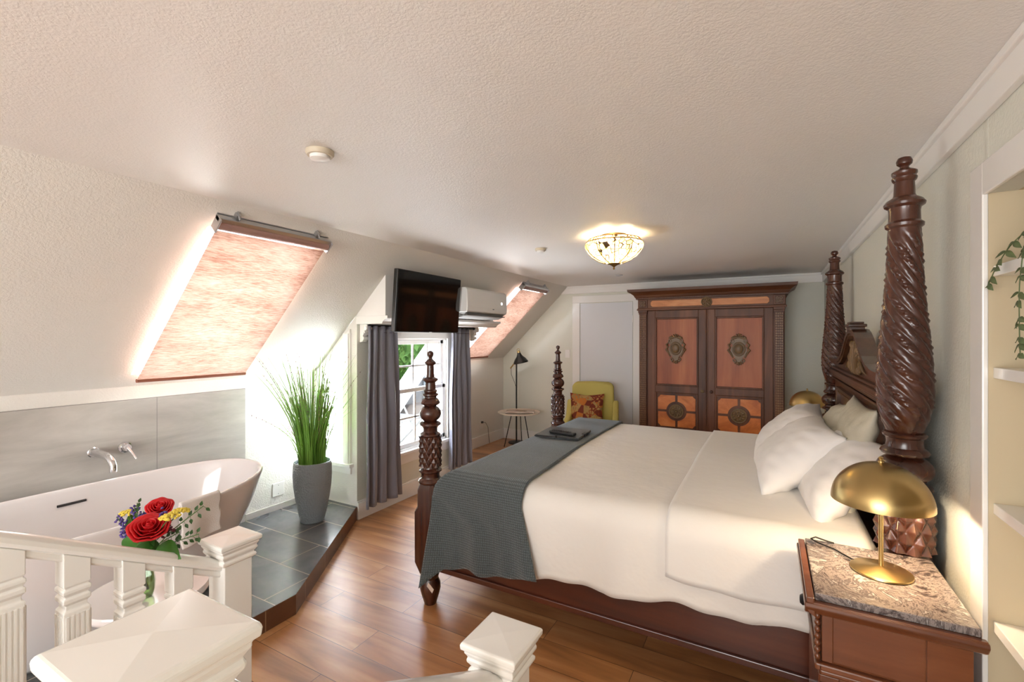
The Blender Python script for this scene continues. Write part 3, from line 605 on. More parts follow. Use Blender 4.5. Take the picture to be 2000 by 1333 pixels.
def sideprof(d, hem, top, yn=2.105, yf=4.22, R=.12):
    """d in 0..1 across the bed: near hem, side, rounded edge, top, rounded edge, far side"""
    pts = []; n = 12
    L = [('s', top-R-hem), ('a', R*pi/2), ('t', yf-yn-2*R), ('a2', R*pi/2), ('s2', top-R-hem)]
    tot = sum(l for _, l in L); q = d*tot
    for k, l in L:
        if q <= l+1e-9: break
        q -= l
    if k == 's': return yn, hem+q, 0
    if k == 'a': a = q/R; return yn+R-R*cos(a), top-R+R*sin(a), 0
    if k == 't': return yn+R+q, top+.016*sin(pi*q/l), 1
    if k == 'a2': a = q/R; return yf-R+R*sin(a), top-R+R*cos(a), 2
    return yf, top-R-q, 2
def drape(x0, x1, hemf, off, top=.775, foot=None, nu=90, nv=110, wav=.012, wf=9, ph=0, bulge=None, yf=4.215):
    def f(u, v):
        x = x0+(x1-x0)*u; zt = top+off; xx = x; zc = 9
        if foot is not None:
            R = .13; s = foot-x        # how far past the foot edge start
            if s > -R:
                arc = s+R
                if arc < R*pi/2: a = arc/R; xx = foot+R-R-R*sin(a)+R; xx = foot+R-R*sin(a); zc = zt-R+R*cos(a)
                else: xx = foot; zc = zt-R-(arc-R*pi/2)
        hem = hemf(x); y, z, sd = sideprof(v, hem, zt, 2.105-off, yf+off)
        if sd != 1:
            k = max(0, (zt-.12-z)/(zt-.12-hem)) if sd == 0 else 0
            w = wav*k*(sin(x*wf+ph)+.5*sin(x*wf*2.3+1+ph)); y -= (abs(w)+w*.6)
            if bulge and sd == 0: dx, dy = bulge(x, k); xx += dx; y -= dy
        z2 = min(z, zc)+ (.003*sin(x*7+y*5)+.002*sin(x*3-y*9) if sd == 1 else 0)
        return Vector((xx, y, z2))
    m = MB(); m.grid(f, nu, nv); return m
hemc = lambda x: .338+.075*(x+1)/1.1+.010*sin(x*13)+.006*sin(x*31)
comf = drape(.335, -1.85, hemc, 0, foot=-1.645, nu=110)
tag(build('white_comforter', comf, 'comf', None, smooth=180, solid=.012, loc=(-.65, 3.15, .4)), 'white cotton comforter covering the four-poster bed, its wavy hem hanging over the side rail', 'comforter')
hem2 = lambda x: .500-.012*sin((x+.35)*7)+.004*sin(x*25)
tag(build('folded_sheet', drape(.325, -.395, hem2, .013, nu=40, wf=6, wav=.006, foot=None), 'sheet', None, smooth=180, solid=.008, loc=(-.1, 3.15, .5)), 'white sheet turned back in a band across the pillow end of the bed', 'sheet')
# knitted throw
def xr(x, v): return x
def throw():
    top = .795; R = .12
    def f(u, v):
        # v across; right edge leans with v
        y, z, sd = sideprof(v, .335-.075*u, top, 2.085, 4.235)
        k = max(0, (top-R-z)/(top-R-.245)) if sd == 0 else 0
        k2 = max(0, (top-R-z)/(top-R-.245)) if (sd == 2 and v > .9) else 0
        xright = -1.165+.06*(1-(y-2.1)/2.1) + k*.13
        foot = -1.668; arclen = .13*pi/2
        tot = (xright-(foot+.13))+arclen+.30
        q = u*tot; flat = xright-(foot+.13)
        if q < flat: xx, zc = xright-q, 9
        elif q < flat+arclen: a = (q-flat)/.13; xx, zc = foot+.13-.13*sin(a), top-.13+.13*cos(a)
        else: xx = foot-.004; zc = top-.13-(q-flat-arclen)
        if sd == 0 and k > 0:
            # side drape: runs as a flat hanging sheet, no corner wrap
            w = xright+(-1.655-xright)*u; kk = min(1, k*3); xx = xx*(1-kk)+(w-.012*k*u*u)*kk; zc = zc*(1-kk)+9*kk if zc < 9 else 9
            fold = sin(u*13+.6)*.5+sin(u*27)*.25
            y -= k*(.028+.030*fold)+ .085*k*max(0, u-.72)/.28*1.0
            z += (.016*sin(u*10+.9)+.008*sin(u*23))*k**3 - .06*k*max(0, u-.84)/.16
        return Vector((xx, y, min(z, zc)))
    m = MB(); m.grid(f, 90, 150); return m
th = build('knitted_throw', throw(), 'throw', None, smooth=180, solid=.012, loc=(-1.4, 3.1, .3)); tag(th, 'blue-grey knitted throw draped across the foot of the bed', 'throw blanket')
b = MB(); b.box(-.024, .024, -.001, .001, -.013, .013, Matrix.Translation((-1.575, 1.945, .215)) @ rotm(0, radians(28), radians(-10))); build('care_label', b, 'paper', th, bevel=0)
# ------------------------------------------------------------ pillows
def pillow(name, c, L, Wd, T, lean, yaw, mat, lab, group=None, droop=0, seed=0, roll=0):
    R = Matrix.Translation(c) @ rotm(0, 0, yaw) @ rotm(0, -lean, 0) @ rotm(0, 0, roll)
    n = 40; r_ = random.Random(seed); p1, p2 = r_.random()*6, r_.random()*6
    def surf(sg):
        def f(u, v):
            a = u*2-1; q = v*2-1; ea = abs(a)**3.2; eq = abs(q)**3.2
            h = (max(0, 1-ea)*max(0, 1-eq))**.62
            x = q*Wd/2*(1-.085*(1-abs(a)**2)*abs(q)**2*(1)); y = a*L/2*(1-.07*(1-abs(q)**2)*abs(a)**2)
            wr = .0055*sin(a*17+q*5+p1)*sin(q*9+p2)*(abs(a)**1.2)+.0045*sin(q*21+a*5+p2)*abs(a)**1.6+.0018*sin(a*9-q*13+p1)
            z = sg*T/2*h+wr*h**.5*sg+droop*(a*a)*-.5
            return R @ Vector((x, y, z))
        return f
    m = MB(); m.grid(surf(1), n, n); m.grid(surf(-1), n, n)
    o = build(name, m, mat, None, smooth=180, loc=c)
    bm = bmesh.new(); bm.from_mesh(o.data); bmesh.ops.remove_doubles(bm, verts=bm.verts, dist=.0005); bmesh.ops.recalc_face_normals(bm, faces=bm.faces); bm.to_mesh(o.data); bm.free(); o.data.shade_smooth()
    return tag(o, lab, 'pillow', group)
G = 'pillows at the head of the bed'
pillow('pillow', (.115, 2.85, .945), .66, .46, .21, radians(42), radians(4), 'pillow', 'plump white pillow in the middle of the pile, overlapping the big one behind it', G, seed=1)
pillow('pillow', (.115, 3.50, .925), .74, .48, .23, radians(42), radians(-3), 'pillow', 'big white pillow at the left of the pile, in front of the far brass lamp', G, seed=2)
pillow('pillow', (.275, 2.60, .935), .64, .44, .18, radians(52), radians(5), 'pillow', 'white pillow tucked behind, beside the near twisted bedpost', G, seed=3)
pillow('cushion_sham', (.315, 3.24, .975), .50, .44, .14, radians(66), radians(0), 'sham', 'greige sham cushion with its pointed corner showing behind the white pillows', G, seed=4, roll=radians(9))
pillow('cushion_sham', (.29, 2.83, .97), .30, .34, .12, radians(58), radians(8), 'sham', 'smallest greige cushion, in the middle between the white pillows', G, seed=5, roll=radians(20))
pillow('cushion_sham', (.345, 2.74, 1.0), .62, .50, .13, radians(78), radians(0), 'sham', 'olive-greige sham standing flat against the headboard', G, seed=6)
# folder and remote on the throw
q = thing('guest_folder', 'dark charcoal leather folder with a wrapped cord lying on the throw', 'folder', (-1.35, 3.24, .815))
R = Matrix.Translation((-1.35, 3.24, .823)) @ rotm(0, 0, radians(4))
b = MB(); b.box(-.165, .165, -.17, .17, -.004, .004, R); build('lower_cover', b, 'leather', q, bevel=.003)
b = MB(); b.box(-.162, .162, -.165, .165, .0045, .007, R); build('pages', b, 'paper', q)
b = MB(); b.box(-.165, .165, -.17, .17, .0075, .013, R); build('upper_cover', b, 'leather', q, bevel=.003)
b = MB(); b.box(.145, .17, -.02, .05, -.003, .017, R); b.tube([R @ Vector((-.17, -.168, .004)), R @ Vector((0, -.176, .012)), R @ Vector((.17, -.168, .004))], .004, 8); b.ball(R @ Vector((.0, -.175, .012)), .010, None, 10); build('cord_clasp', b, 'black', q, bevel=.002)
q = thing('tv_remote', 'slim black remote control resting on the leather folder', 'remote control', (-1.33, 3.14, .836))
R = Matrix.Translation((-1.325, 3.155, .848)) @ rotm(0, 0, radians(-9))
b = MB(); b.box(-.105, .105, -.025, .025, -.010, .010, R); build('body', b, 'remote', q, bevel=.008, seg=3)
b = MB()
for i in range(8):
    for j in range(3): b.box(-.085+i*.02, -.074+i*.02, -.017+j*.013, -.009+j*.013, .010, .0125, R)
build('buttons', b, 'mold', q)

# ------------------------------------------------------------ nightstand (near) and lamps
def nightstand(x0, x1, y0, y1, zt, lab, grp='nightstands beside the bed'):
    q = thing('nightstand', lab, 'nightstand', ((x0+x1)/2, (y0+y1)/2, 0), grp)
    b = MB(); b.box(x0, x1, y0, y1, zt-.022, zt); build('marble_slab', b, 'marble', q, bevel=.003)
    b = MB(); e = .022
    b.box(x0-e, x0-.002, y0-e, y1+.0, zt-.03, zt-.006); b.box(x0-e, x1+.006, y0-e, y0-.002, zt-.045, zt-.020)
    b.prism([(0, 0), (-e-.004, 0), (-e-.006, -.012), (-e+.006, -.03), (-.0, -.04)], (y0-e, y1), lambda u, v, w: (x0+u, w, zt-.022+v))
    b.prism([(0, 0), (-e-.004, 0), (-e-.006, -.012), (-e+.006, -.03), (-.0, -.04)], (x0-e-.004, x1+.008), lambda u, v, w: (w, y0+u, zt-.022+v))
    b.box(x0, x1, y0, y1, zt-.06, zt-.022)
    build('top_moulding', b, 'stand', q, bevel=.003)
    b = MB(); b.box(x0+.02, x1-.01, y0+.02, y1-.01, .08, zt-.05); body = build('body', b, 'stand', q, bevel=.003)
    b = MB(); b.box(x0+.018, x0+.045, y0+.010, y0+.022, zt-.20, zt-.06); b.box(x1-.105, x1-.012, y0+.014, y0+.022, zt-.20, zt-.06); b.box(x0+.045, x1-.107, y0+.016, y0+.022, zt-.20, zt-.06); build('frieze_board', b, 'stand', body, bevel=.0015)
    b = MB(); b.box(x0+.008, x1, y0+.0, y0+.02, zt-.225, zt-.205); b.box(x0+.012, x1-.003, y0+.006, y0+.02, zt-.24, zt-.225); b.box(x0+.0, x0+.02, y0, y1-.01, zt-.225, zt-.205); build('waist_moulding', b, 'stand', body, bevel=.005)
    b = MB(); b.box(x1-.075, x1-.01, y0+.01, y0+.02, .1, zt-.24); build('corner_stile', b, 'standz', body, bevel=.002)
    b = MB(); b.box(x0+.012, x0+.06, y0+.008, y0+.02, .1, zt-.24); b.box(x0+.01, x0+.02, y0+.01, y0+.05, .1, zt-.24)
    b.tube([(x0+.02, y0+.006, .12), (x0+.02, y0+.006, zt-.26)], .009, 10); b.tube([(x0+.035, y0+.006, .12), (x0+.035, y0+.006, zt-.26)], .006, 10); build('corner_stile', b, 'standz', body, bevel=.002)
    b = MB(); fr = [(x0+.06, zt-.24), (x1-.075, zt-.24), (x1-.075, .12), (x0+.06, .12)]
    b.box(x0+.075, x1-.09, y0+.0, y0+.018, zt-.288, zt-.268); b.box(x0+.075, x1-.09, y0+.0, y0+.018, .15, .17); b.box(x0+.075, x0+.092, y0+.0, y0+.018, .15, zt-.268); b.box(x1-.107, x1-.09, y0+.0, y0+.018, .15, zt-.268)
    b.box(x0+.11, x1-.125, y0+.008, y0+.018, .20, zt-.31); build('side_panel', b, 'stand', body, bevel=.004)
    b = MB(); b.box(x0+.008, x0+.022, y0+.05, y1-.04, zt-.195, zt-.07); dr = build('drawer', b, 'stand', q, bevel=.003)
    b = MB(); b.lathe([(.008, 0), (.007, .012), (.016, .02), (.018, .03), (.012, .037), (.004, .038)], c=(x0+.01, (y0+y1)/2, zt-.13), m=rotm(0, -pi/2, 0), n=16); build('knob', b, 'mold', dr, smooth=40)
    b = MB(); b.box(x0+.010, x0+.022, y0+.05, y1-.04, .12, zt-.245); dr = build('door', b, 'standz', q, bevel=.003)
    b = MB()
    for k in range(7): b.ball((x0+.008, y0+.022, zt-.075-.02*k), (.009, .010, .011), None, 8)
    build('beaded_carving', b, 'stand', body, smooth=60)
    b = MB(); b.box(x0+.005, x1, y0+.005, y1-.01, 0.0, .09); build('plinth', b, 'stand', q, bevel=.006)
    return q
nightstand(.118, .478, 1.620, 2.045, .80, 'brown wooden nightstand with a mottled marble top and dark knob in the right foreground')
nightstand(.13, .49, 4.42, 4.86, .745, 'marble-topped nightstand on the far side of the bed, almost hidden behind the pillows')
def brass_lamp(x, y, z, lab, power):
    q = thing('brass_table_lamp', lab, 'table lamp', (x, y, z), 'brass dome lamps on the nightstands')
    b = MB(); b.lathe([(.005, 0), (.080, 0), (.082, .003), (.081, .007), (.07, .010), (.02, .017), (.007, .021)], c=(x, y, z), n=64); build('base', b, 'brass', q, smooth=40)
    b = MB(); b.tube([(x, y, z+.015), (x, y, z+.335)], .0065, 16); build('stem', b, 'brass', q, smooth=40)
    b = MB(); pr = []
    for i in range(19):
        a = radians(90-88*i/18); pr.append((.133*sin(pi/2-a) if i else .004, z+.222+.125*sin(a)))
    rr = [(max(.004, .133*sin(radians(i*5))), .222+.128*cos(radians(i*5))) for i in range(0, 19)]
    inn = [(max(.003, .1305*sin(radians(i*5))), .2215+.1255*cos(radians(i*5))) for i in range(18, -1, -1)]
    b.lathe(rr+inn, c=(x, y, z), n=64); build('dome_shade', b, 'brass', q, smooth=60)
    b = MB(); b.lathe([(.004, 0), (.008, .001), (.008, .006), (.005, .008), (.005, .013), (.007, .016), (.003, .02)], c=(x, y, z+.349), n=16); build('finial', b, 'brass', q, smooth=40)
    b = MB(); b.ball((x, y, z+.285), .026, None, 16); build('bulb', b, plain('warm_bulb', (255, 214, 160), .4, emit=6), q, smooth=180)
    l = light('lamp_light', 'POINT', (0, 0, .255), power, (1, .81, .58), size=.03); l.parent = q
    return q
brass_lamp(.313, 1.865, .80, 'brushed brass dome lamp glowing on the marble nightstand in the foreground', 7)
brass_lamp(.285, 4.66, .745, 'brushed brass dome lamp glowing beyond the pillows on the far nightstand', 6)
b = MB(); b.tube([(.25, 1.90, .806), (.20, 1.97, .806), (.155, 2.00, .807), (.135, 2.015, .812), (.15, 2.03, .815), (.19, 2.02, .81), (.205, 2.035, .803)], .0028, 8)
tag(build('lamp_cord', b, 'black', None, smooth=60, loc=(.2, 1.98, .80)), 'thin dark cord curling behind the base of the foreground lamp', 'cord')

# ------------------------------------------------------------ armoire
A = thing('armoire', 'tall carved walnut armoire with burl panels and carved medallions against the far wall', 'wardrobe', (-.61, 5.85, 0))
ax0, ax1, ay = -1.375, .155, 5.60
fy = lambda u, v, w: (u, w, v)
b = MB(); b.box(ax0+.01, ax1-.01, ay+.03, 6.14, .05, 2.0); build('carcass', b, 'armoire', A, bevel=.004)
b = MB(); prof = [(0, 2.0), (-.02, 2.0), (-.022, 2.015), (-.035, 2.03), (-.04, 2.045), (-.07, 2.07), (-.10, 2.085), (-.105, 2.115), (0, 2.115)]
def cornice(m, prof, x0, x1, y):
    k = len(prof); vs = []
    for (x, sx, yy, sy) in ((x0, -1, 6.14, 0), (x0, -1, y, 1), (x1, 1, y, 1), (x1, 1, 6.14, 0)):
        for d_, z in prof: vs.append((x-sx*d_*1.0 if False else x+sx*(-d_), yy+(d_ if sy else 0), z))
    fs = []
    for s_ in range(3):
        for i in range(k): fs.append((s_*k+i, s_*k+(i+1) % k, (s_+1)*k+(i+1) % k, (s_+1)*k+i))
    fs += [tuple(range(k)), tuple(reversed(range(3*k, 4*k)))]; m.add(vs, fs)
    m.box(x0, x1, y, 6.14, prof[0][1], prof[-1][1])
cornice(b, prof, ax0, ax1, ay); build('cornice', b, 'armx', A, smooth=30)
b = MB(); n = 60
for k in range(n): x = ax0+.0+(ax1-ax0)*(k+.2)/n; b.box(x, x+.014, ay-.028, ay-.012, 2.002, 2.016)
o = build('dentil_strip', b, 'armx', A)
b = MB(); b.box(ax0, ax1, ay, ay+.04, 1.865, 2.0); b.box(ax0-.01, ax1+.01, ay-.018, ay+.04, 1.868, 1.885); b.box(ax0-.004, ax1+.004, ay-.01, ay+.04, 1.885, 1.893); fz = build('frieze', b, 'armx', A, bevel=.003)
b = MB(); fx0, fx1, z0, z1, c = ax0+.15, ax1-.15, 1.908, 1.982, .02
b.prism([(fx0, z0+c), (fx0+c, z0), (fx1-c, z0), (fx1, z0+c), (fx1, z1-c), (fx1-c, z1), (fx0+c, z1), (fx0, z1-c)], (ay-.006, ay+.01), fy); build('burl_inlay', b, 'burlt', fz, bevel=.004)
def rosette(cx, cz, r, y, petals=8):
    m = MB(); R = rotm(pi/2, 0, 0); m.lathe([(.001, .014), (.9*r, .012), (r, .006), (r, 0), (.001, 0)], c=(cx, y, cz), m=R, n=40, cap=False)
    m.torus((cx, y-.014, cz), r*.9, r*.10, R, 36, 8); m.torus((cx, y-.016, cz), r*.28, r*.08, R, 20, 8); m.ball((cx, y-.016, cz), (r*.2, r*.2, r*.2), None, 12)
    for k in range(petals):
        a = 2*pi*k/petals; p = Vector((cos(a), 0, sin(a)))*r*.56
        m.ball(Vector((cx, y-.014, cz))+p, (r*.27, r*.13, r*.15), rotm(0, -a, 0), 10)
    return m
build('frieze_rosette', rosette((ax0+ax1)/2, 1.945, .058, ay-.004), 'carve', fz, smooth=50)
for s_, x in ((-1, ax0+.005), (1, ax1-.115)):
    b = MB(); b.box(x, x+.11, ay-.012, ay, 1.895, 1.995); b.box(x+.02, x+.09, ay-.02, ay-.008, 1.912, 1.98); cb = build('corner_block', b, 'armoire', fz, bevel=.004)
    b = MB()
    for dx_, dz_ in ((-.018, .018), (.018, .018), (-.018, -.018), (.018, -.018)): b.torus((x+.055+dx_, ay-.02, 1.946+dz_), .012, .004, rotm(pi/2, 0, 0), 14, 6)
    b.ball((x+.055, ay-.02, 1.946), .007, None, 8); build('fret_carving', b, 'carve', cb, smooth=60)
    b = MB(); px = x+.012; pwid = .086
    b.box(px, px+pwid, ay-.006, ay+.035, .08, 1.84); b.box(px-.01, px+pwid+.01, ay-.022, ay+.035, 1.84, 1.868); b.box(px-.005, px+pwid+.005, ay-.014, ay+.035, 1.82, 1.84); b.box(px-.008, px+pwid+.008, ay-.016, ay+.035, .05, .16)
    pil = build('pilaster', b, 'armoire', A, bevel=.003)
    b = MB()
    for i in range(62):
        for j in range(4):
            zc = 1.80-.0262*i; xc = px+.016+.018*j
            if (i+j) % 2: b.box(xc-.008, xc+.008, ay-.014, ay-.004, zc-.006, zc+.006)
            else: b.box(xc-.005, xc+.005, ay-.016, ay-.004, zc-.011, zc+.011)
    build('basketweave_carving', b, 'basket', pil, bevel=.002, seg=1)
mid = -.612
def medallion(cx, cz, s):
    m = MB(); y = ay+.006; R = rotm(pi/2, 0, 0)
    pts = [(0, .095), (.03, .085), (.05, .07), (.055, .045), (.045, .03), (.06, .01), (.062, -.02), (.05, -.05), (.03, -.075), (.022, -.1), (0, -.115)]
    poly = pts+[(-a, c_) for a, c_ in pts[-2:0:-1]]
    m.prism([(cx+a*s, cz+c_*s) for a, c_ in poly], (y-.012, y+.004), fy)
    m.ball((cx, y-.014, cz), (.034*s, .02, .042*s), None, 18); m.torus((cx, y-.014, cz), .044*s, .007*s, R, 32, 8, 1, 1.2)
    for s2 in (-1, 1):
        m.tube([(cx+s2*.058*s, y-.012, cz+.055*s), (cx+s2*.078*s, y-.014, cz+.035*s), (cx+s2*.068*s, y-.014, cz+.01*s), (cx+s2*.082*s, y-.012, cz-.01*s), (cx+s2*.06*s, y-.012, cz-.04*s), (cx+s2*.045*s, y-.01, cz-.075*s)], [.007*s, .010*s, .007*s, .010*s, .008*s, .005*s], 8)
        m.torus((cx+s2*.05*s, y-.012, cz+.068*s), .012*s, .005*s, R, 16, 6); m.torus((cx+s2*.032*s, y-.012, cz-.098*s), .011*s, .005*s, R, 16, 6)
        m.ball((cx+s2*.045*s, y-.012, cz+.098*s), (.016*s, .01, .01*s), rotm(0, s2*.5, 0), 8)
    for k in range(-2, 3):
        m.ball((cx+k*.014*s, y-.014, cz+(.118-.004*k*k)*s), (.007*s, .009, .018*s), rotm(0, k*.3, 0), 8); m.ball((cx+k*.012*s, y-.012, cz-(.125-.003*k*k)*s), (.006*s, .008, .016*s), rotm(0, -k*.3, 0), 8)
    m.tube([(cx-.05*s, y-.012, cz+.09*s), (cx, y-.016, cz+.103*s), (cx+.05*s, y-.012, cz+.09*s)], .008*s, 8)
    return m
for k, (x0, x1) in enumerate(((ax0+.115, mid-.002), (mid+.002, ax1-.115))):
    z0, z1 = .20, 1.862; st = .085; D = ay+.012
    b = MB(); b.box(x0, x0+st, D-.002, D+.03, z0, z1); b.box(x1-st, x1, D-.002, D+.03, z0, z1); b.box(x0+st, x1-st, D-.002, D+.03, z1-.085, z1)
    zm0, zm1 = .905, .985; b.box(x0+st, x1-st, D-.002, D+.03, zm0, zm1); b.box(x0+st, x1-st, D-.002, D+.03, z0, .47)
    b.box((x1-.012 if k == 0 else x0), (x1 if k == 0 else x0+.012), D-.012, D, z0, z1)
    dr = build('door', b, 'armoire', A, bevel=.004)
    b = MB()
    def bead(xa, xb, za, zb, w=.018): 
        b.box(xa, xa+w, D-.010, D+.02, za, zb); b.box(xb-w, xb, D-.010, D+.02, za, zb); b.box(xa+w, xb-w, D-.010, D+.02, zb-w, zb); b.box(xa+w, xb-w, D-.010, D+.02, za, za+w)
    bead(x0+st, x1-st, zm1, z1-.085); bead(x0+st, x1-st, .47, zm0); build('panel_moulding', b, 'armoire', dr, bevel=.005)
    b = MB(); b.box(x0+st, x1-st, D+.012, D+.022, zm1, z1-.085); build('upper_panel', b, 'panel', dr)
    b = MB(); b.box(x0+st, x1-st, D+.012, D+.022, .47, zm0); lp = build('lower_panel', b, 'armoire', dr)
    cx, cz = (x0+x1)/2, .69; hw, hh = (x1-x0)/2-st-.03, (zm0-.47)/2-.035; rr_ = .112
    for sx_ in (-1, 1):
        for sz_ in (-1, 1):
            g_ = .013; c_ = .03; pts = [(g_, hh), (hw-c_, hh), (hw-c_*.6, hh-c_*.6), (hw, hh-c_), (hw, g_)]
            a0 = math.asin(g_/rr_); arc = [(rr_*cos(a), rr_*sin(a)) for a in [a0+(pi/2-2*a0)*i/8 for i in range(9)]]
            if rr_ > hh: arc = [(x_, min(z_, hh-.004)) for x_, z_ in arc]
            if rr_*cos(a0) > hw: arc = [(min(x_, hw-.004), z_) for x_, z_ in arc]
            poly = [(cx+sx_*x_, cz+sz_*z_) for x_, z_ in pts+arc]
            m_ = MB(); m_.prism(poly, (D+.006, D+.014), fy); build('burl_inlay', m_, 'burl', lp, bevel=.002)
    build('rosette_carving', rosette(cx, cz, .083, D+.012, 10), 'carve', lp, smooth=50)
    build('medallion_carving', medallion(cx+(.0 if k else -.005), 1.42, 1.28), 'carve', dr, smooth=50)
    kx = x1-.04 if k == 0 else x0+.05
    b = MB(); b.lathe([(.008, 0), (.007, .012), (.017, .02), (.018, .028), (.010, .034), (.002, .035)], c=(kx, D-.002, .94), m=rotm(pi/2, 0, 0), n=20); build('knob', b, 'carve' if k == 0 else 'posts', dr, smooth=50)
b = MB(); b.box(ax0-.01, ax1+.01, ay-.02, 6.14, 0, .09); b.box(ax0+.115, ax1-.115, ay+.005, ay+.04, .09, .2); build('plinth', b, 'armx', A, bevel=.006)
# ------------------------------------------------------------ television, air conditioner
tv = thing('television', 'black flat-screen television tilted down over the dormer window', 'television', (-2.60, 3.185, 1.84))
tl = atan2(.035, .5); R = Matrix.Translation((-2.572, 3.187, 1.842)) @ rotm(0, tl, 0)
b = MB(); b.box(-.045, -.004, -.428, .428, -.253, .253, R); build('casing', b, 'tvb', tv, bevel=.006)
b = MB(); b.box(-.006, .0015, -.42, .42, -.243, .246, R); build('screen', b, 'tv', tv)
b = MB(); b.box(0, .003, -.004, .03, -.252, -.247, R); build('status_light', b, plain('white_led', (220, 225, 230), .3), tv)
b = MB(); b.box(-2.728, -2.715, 3.05, 3.33, 1.76, 1.96); b.box(-2.72, -2.62, 3.10, 3.13, 1.8, 1.92); b.box(-2.72, -2.62, 3.25, 3.28, 1.8, 1.92); build('wall_bracket', b, 'black', tv, bevel=.002)
ac = thing('air_conditioner', 'white split air conditioner on the box beside the television', 'air conditioner', (-2.6, 4.01, 1.78))
pr = [(-2.73, 2.03), (-2.53, 2.03), (-2.505, 2.01), (-2.50, 1.85), (-2.505, 1.80), (-2.53, 1.79), (-2.73, 1.79)]
b = MB(); b.prism(pr, (3.64, 4.40), lambda u, v, w: (u, w, v)); build('housing', b, 'plastic', ac, bevel=.008)
b = MB(); b.prism([(-2.72, 1.79), (-2.53, 1.79), (-2.56, 1.755), (-2.60, 1.74), (-2.72, 1.735)], (3.66, 4.38), lambda u, v, w: (u, w, v)); build('air_outlet', b, plain('grey_outlet', (176, 176, 174), .5), ac, bevel=.003)
b = MB(); b.box(-2.60, -2.515, 3.66, 4.38, -.003+1.765, 1.770); b.box(-2.545, -2.52, 3.67, 4.37, 1.784, 1.790); build('louvre', b, plain('dark_louvre', (96, 90, 84), .5), ac)
b = MB(); b.box(-2.504, -2.4985, 4.10, 4.128, 1.832, 1.840); build('badge', b, plain('grey_badge', (110, 116, 120), .4), ac)
b = MB(); b.lathe([(.001, .004), (.012, .004), (.014, 0)], c=(-2.501, 4.285, 1.905), m=rotm(0, pi/2, 0), n=20, cap=False); build('display_light', b, plain('display_glow', (255, 255, 255), .3, emit=1.2), ac)
# ------------------------------------------------------------ curtains and rod
def curtain(y0, y1, y0b, y1b, zt, zb, n, lab, ph, amp=.028):
    def f(u, v):
        y = (y0+(y1-y0)*u)*(1-v)+(y0b+(y1b-y0b)*u)*v; a = amp*(.75+.35*v)
        uu = u**.8
        x = -2.965+a*sin(uu*n*2*pi+ph)+.010*sin(uu*n*4.3*pi+2*ph)*v+.006*sin(v*9+u*5)
        return Vector((x, y, zt+(zb-zt)*v+.004*sin(u*n*6)*v))
    m = MB(); m.grid(f, 110, 40); q = build('curtain', m, 'curtain', None, smooth=180, solid=.004, loc=(-2.96, (y0+y1)/2, zb)); tag(q, lab, 'curtain', 'grey curtains at the dormer window')
    m = MB(); m.grid(lambda u, v: f(u, v*.001)+Vector((.003, 0, -.052-.006*v)), 110, 2); build('hem_stitching', m, plain('curtain_stitch', (78, 72, 82), .6), q, smooth=180)
curtain(2.835, 3.19, 2.80, 3.25, 1.645, .105, 4, 'dark mauve-grey curtain on the left of the dormer window', .3)
curtain(4.02, 4.33, 3.98, 4.37, 1.645, .13, 4, 'dark mauve-grey curtain on the right of the dormer window, behind the foot post', 1.2)
q = thing('curtain_rod', 'dark metal curtain rod under the shelf moulding', 'curtain rod', (-2.965, 3.65, 1.64))
b = MB(); b.tube([(-2.965, 2.86, 1.647), (-2.965, 4.44, 1.647)], .009, 12); build('rod', b, 'mold', q, smooth=40)
for y in (2.86, 4.44): b = MB(); b.ball((-2.965, y, 1.647), .016, None, 12); build('finial', b, 'mold', q, smooth=180)
for y in (2.845, 4.45): b = MB(); b.box(DX, -2.955, y-.006, y+.006, 1.637, 1.657); build('bracket', b, 'mold', q)

# ------------------------------------------------------------ bathtub, taps, towel
TC = Vector((-2.975, 1.01, 0)); TZ = .113
def ring(a, bb, z, e=2.25, n=72, rise=0):
    out = []
    for k in range(n):
        t_ = 2*pi*k/n; c_, s_ = cos(t_), sin(t_)
        x = bb*math.copysign(abs(c_)**(2/e), c_); y = a*math.copysign(abs(s_)**(2/e), s_)
        out.append(Vector((TC.x+x, TC.y+y, z+rise*abs(y/a)**2.2)))
    return out
lv = [(.50, .26, TZ), (.52, .275, TZ+.01), (.60, .33, .25), (.70, .385, .42), (.78, .425, .57), (.822, .447, .67, .03), (.835, .455, .700, .035), (.832, .452, .709, .035), (.815, .437, .710, .035), (.808, .430, .700, .035), (.78, .41, .62, .02), (.74, .385, .5), (.68, .35, .36), (.58, .30, .24), (.42, .22, .205), (.1, .06, .20)]
vs = []; n = 72
for L_ in lv: vs += ring(L_[0], L_[1], L_[2], 2.3, n, L_[3] if len(L_) > 3 else 0)
fs = [tuple(range(n)), tuple((len(lv)-1)*n+k for k in range(n))]+[(i*n+k, i*n+(k+1) % n, (i+1)*n+(k+1) % n, (i+1)*n+k) for i in range(len(lv)-1) for k in range(n)]
tub = thing('bathtub', 'white freestanding oval bathtub on the tiled platform', 'bathtub', (TC.x, TC.y, TZ))
b = MB(); b.add(vs, fs); build('basin', b, 'enamel', tub, smooth=75, sub=1)
b = MB(); R = Matrix.Translation((-3.383, 1.065, .628)) @ rotm(0, radians(12), 0); b.box(-.004, .006, -.062, .062, -.006, .006, R); build('overflow_slot', b, 'grout', tub, bevel=.002)
q = thing('bath_spout', 'chrome bath spout projecting from the grey wall tile', 'tap', (-3.567, 1.22, .855))
b = MB(); b.lathe([(.001, 0), (.030, 0), (.030, .008), (.026, .012), (.001, .012)], c=(-3.567, 1.22, .855), m=rotm(0, pi/2, 0), n=32, cap=False); build('wall_plate', b, 'chrome', q, smooth=40)
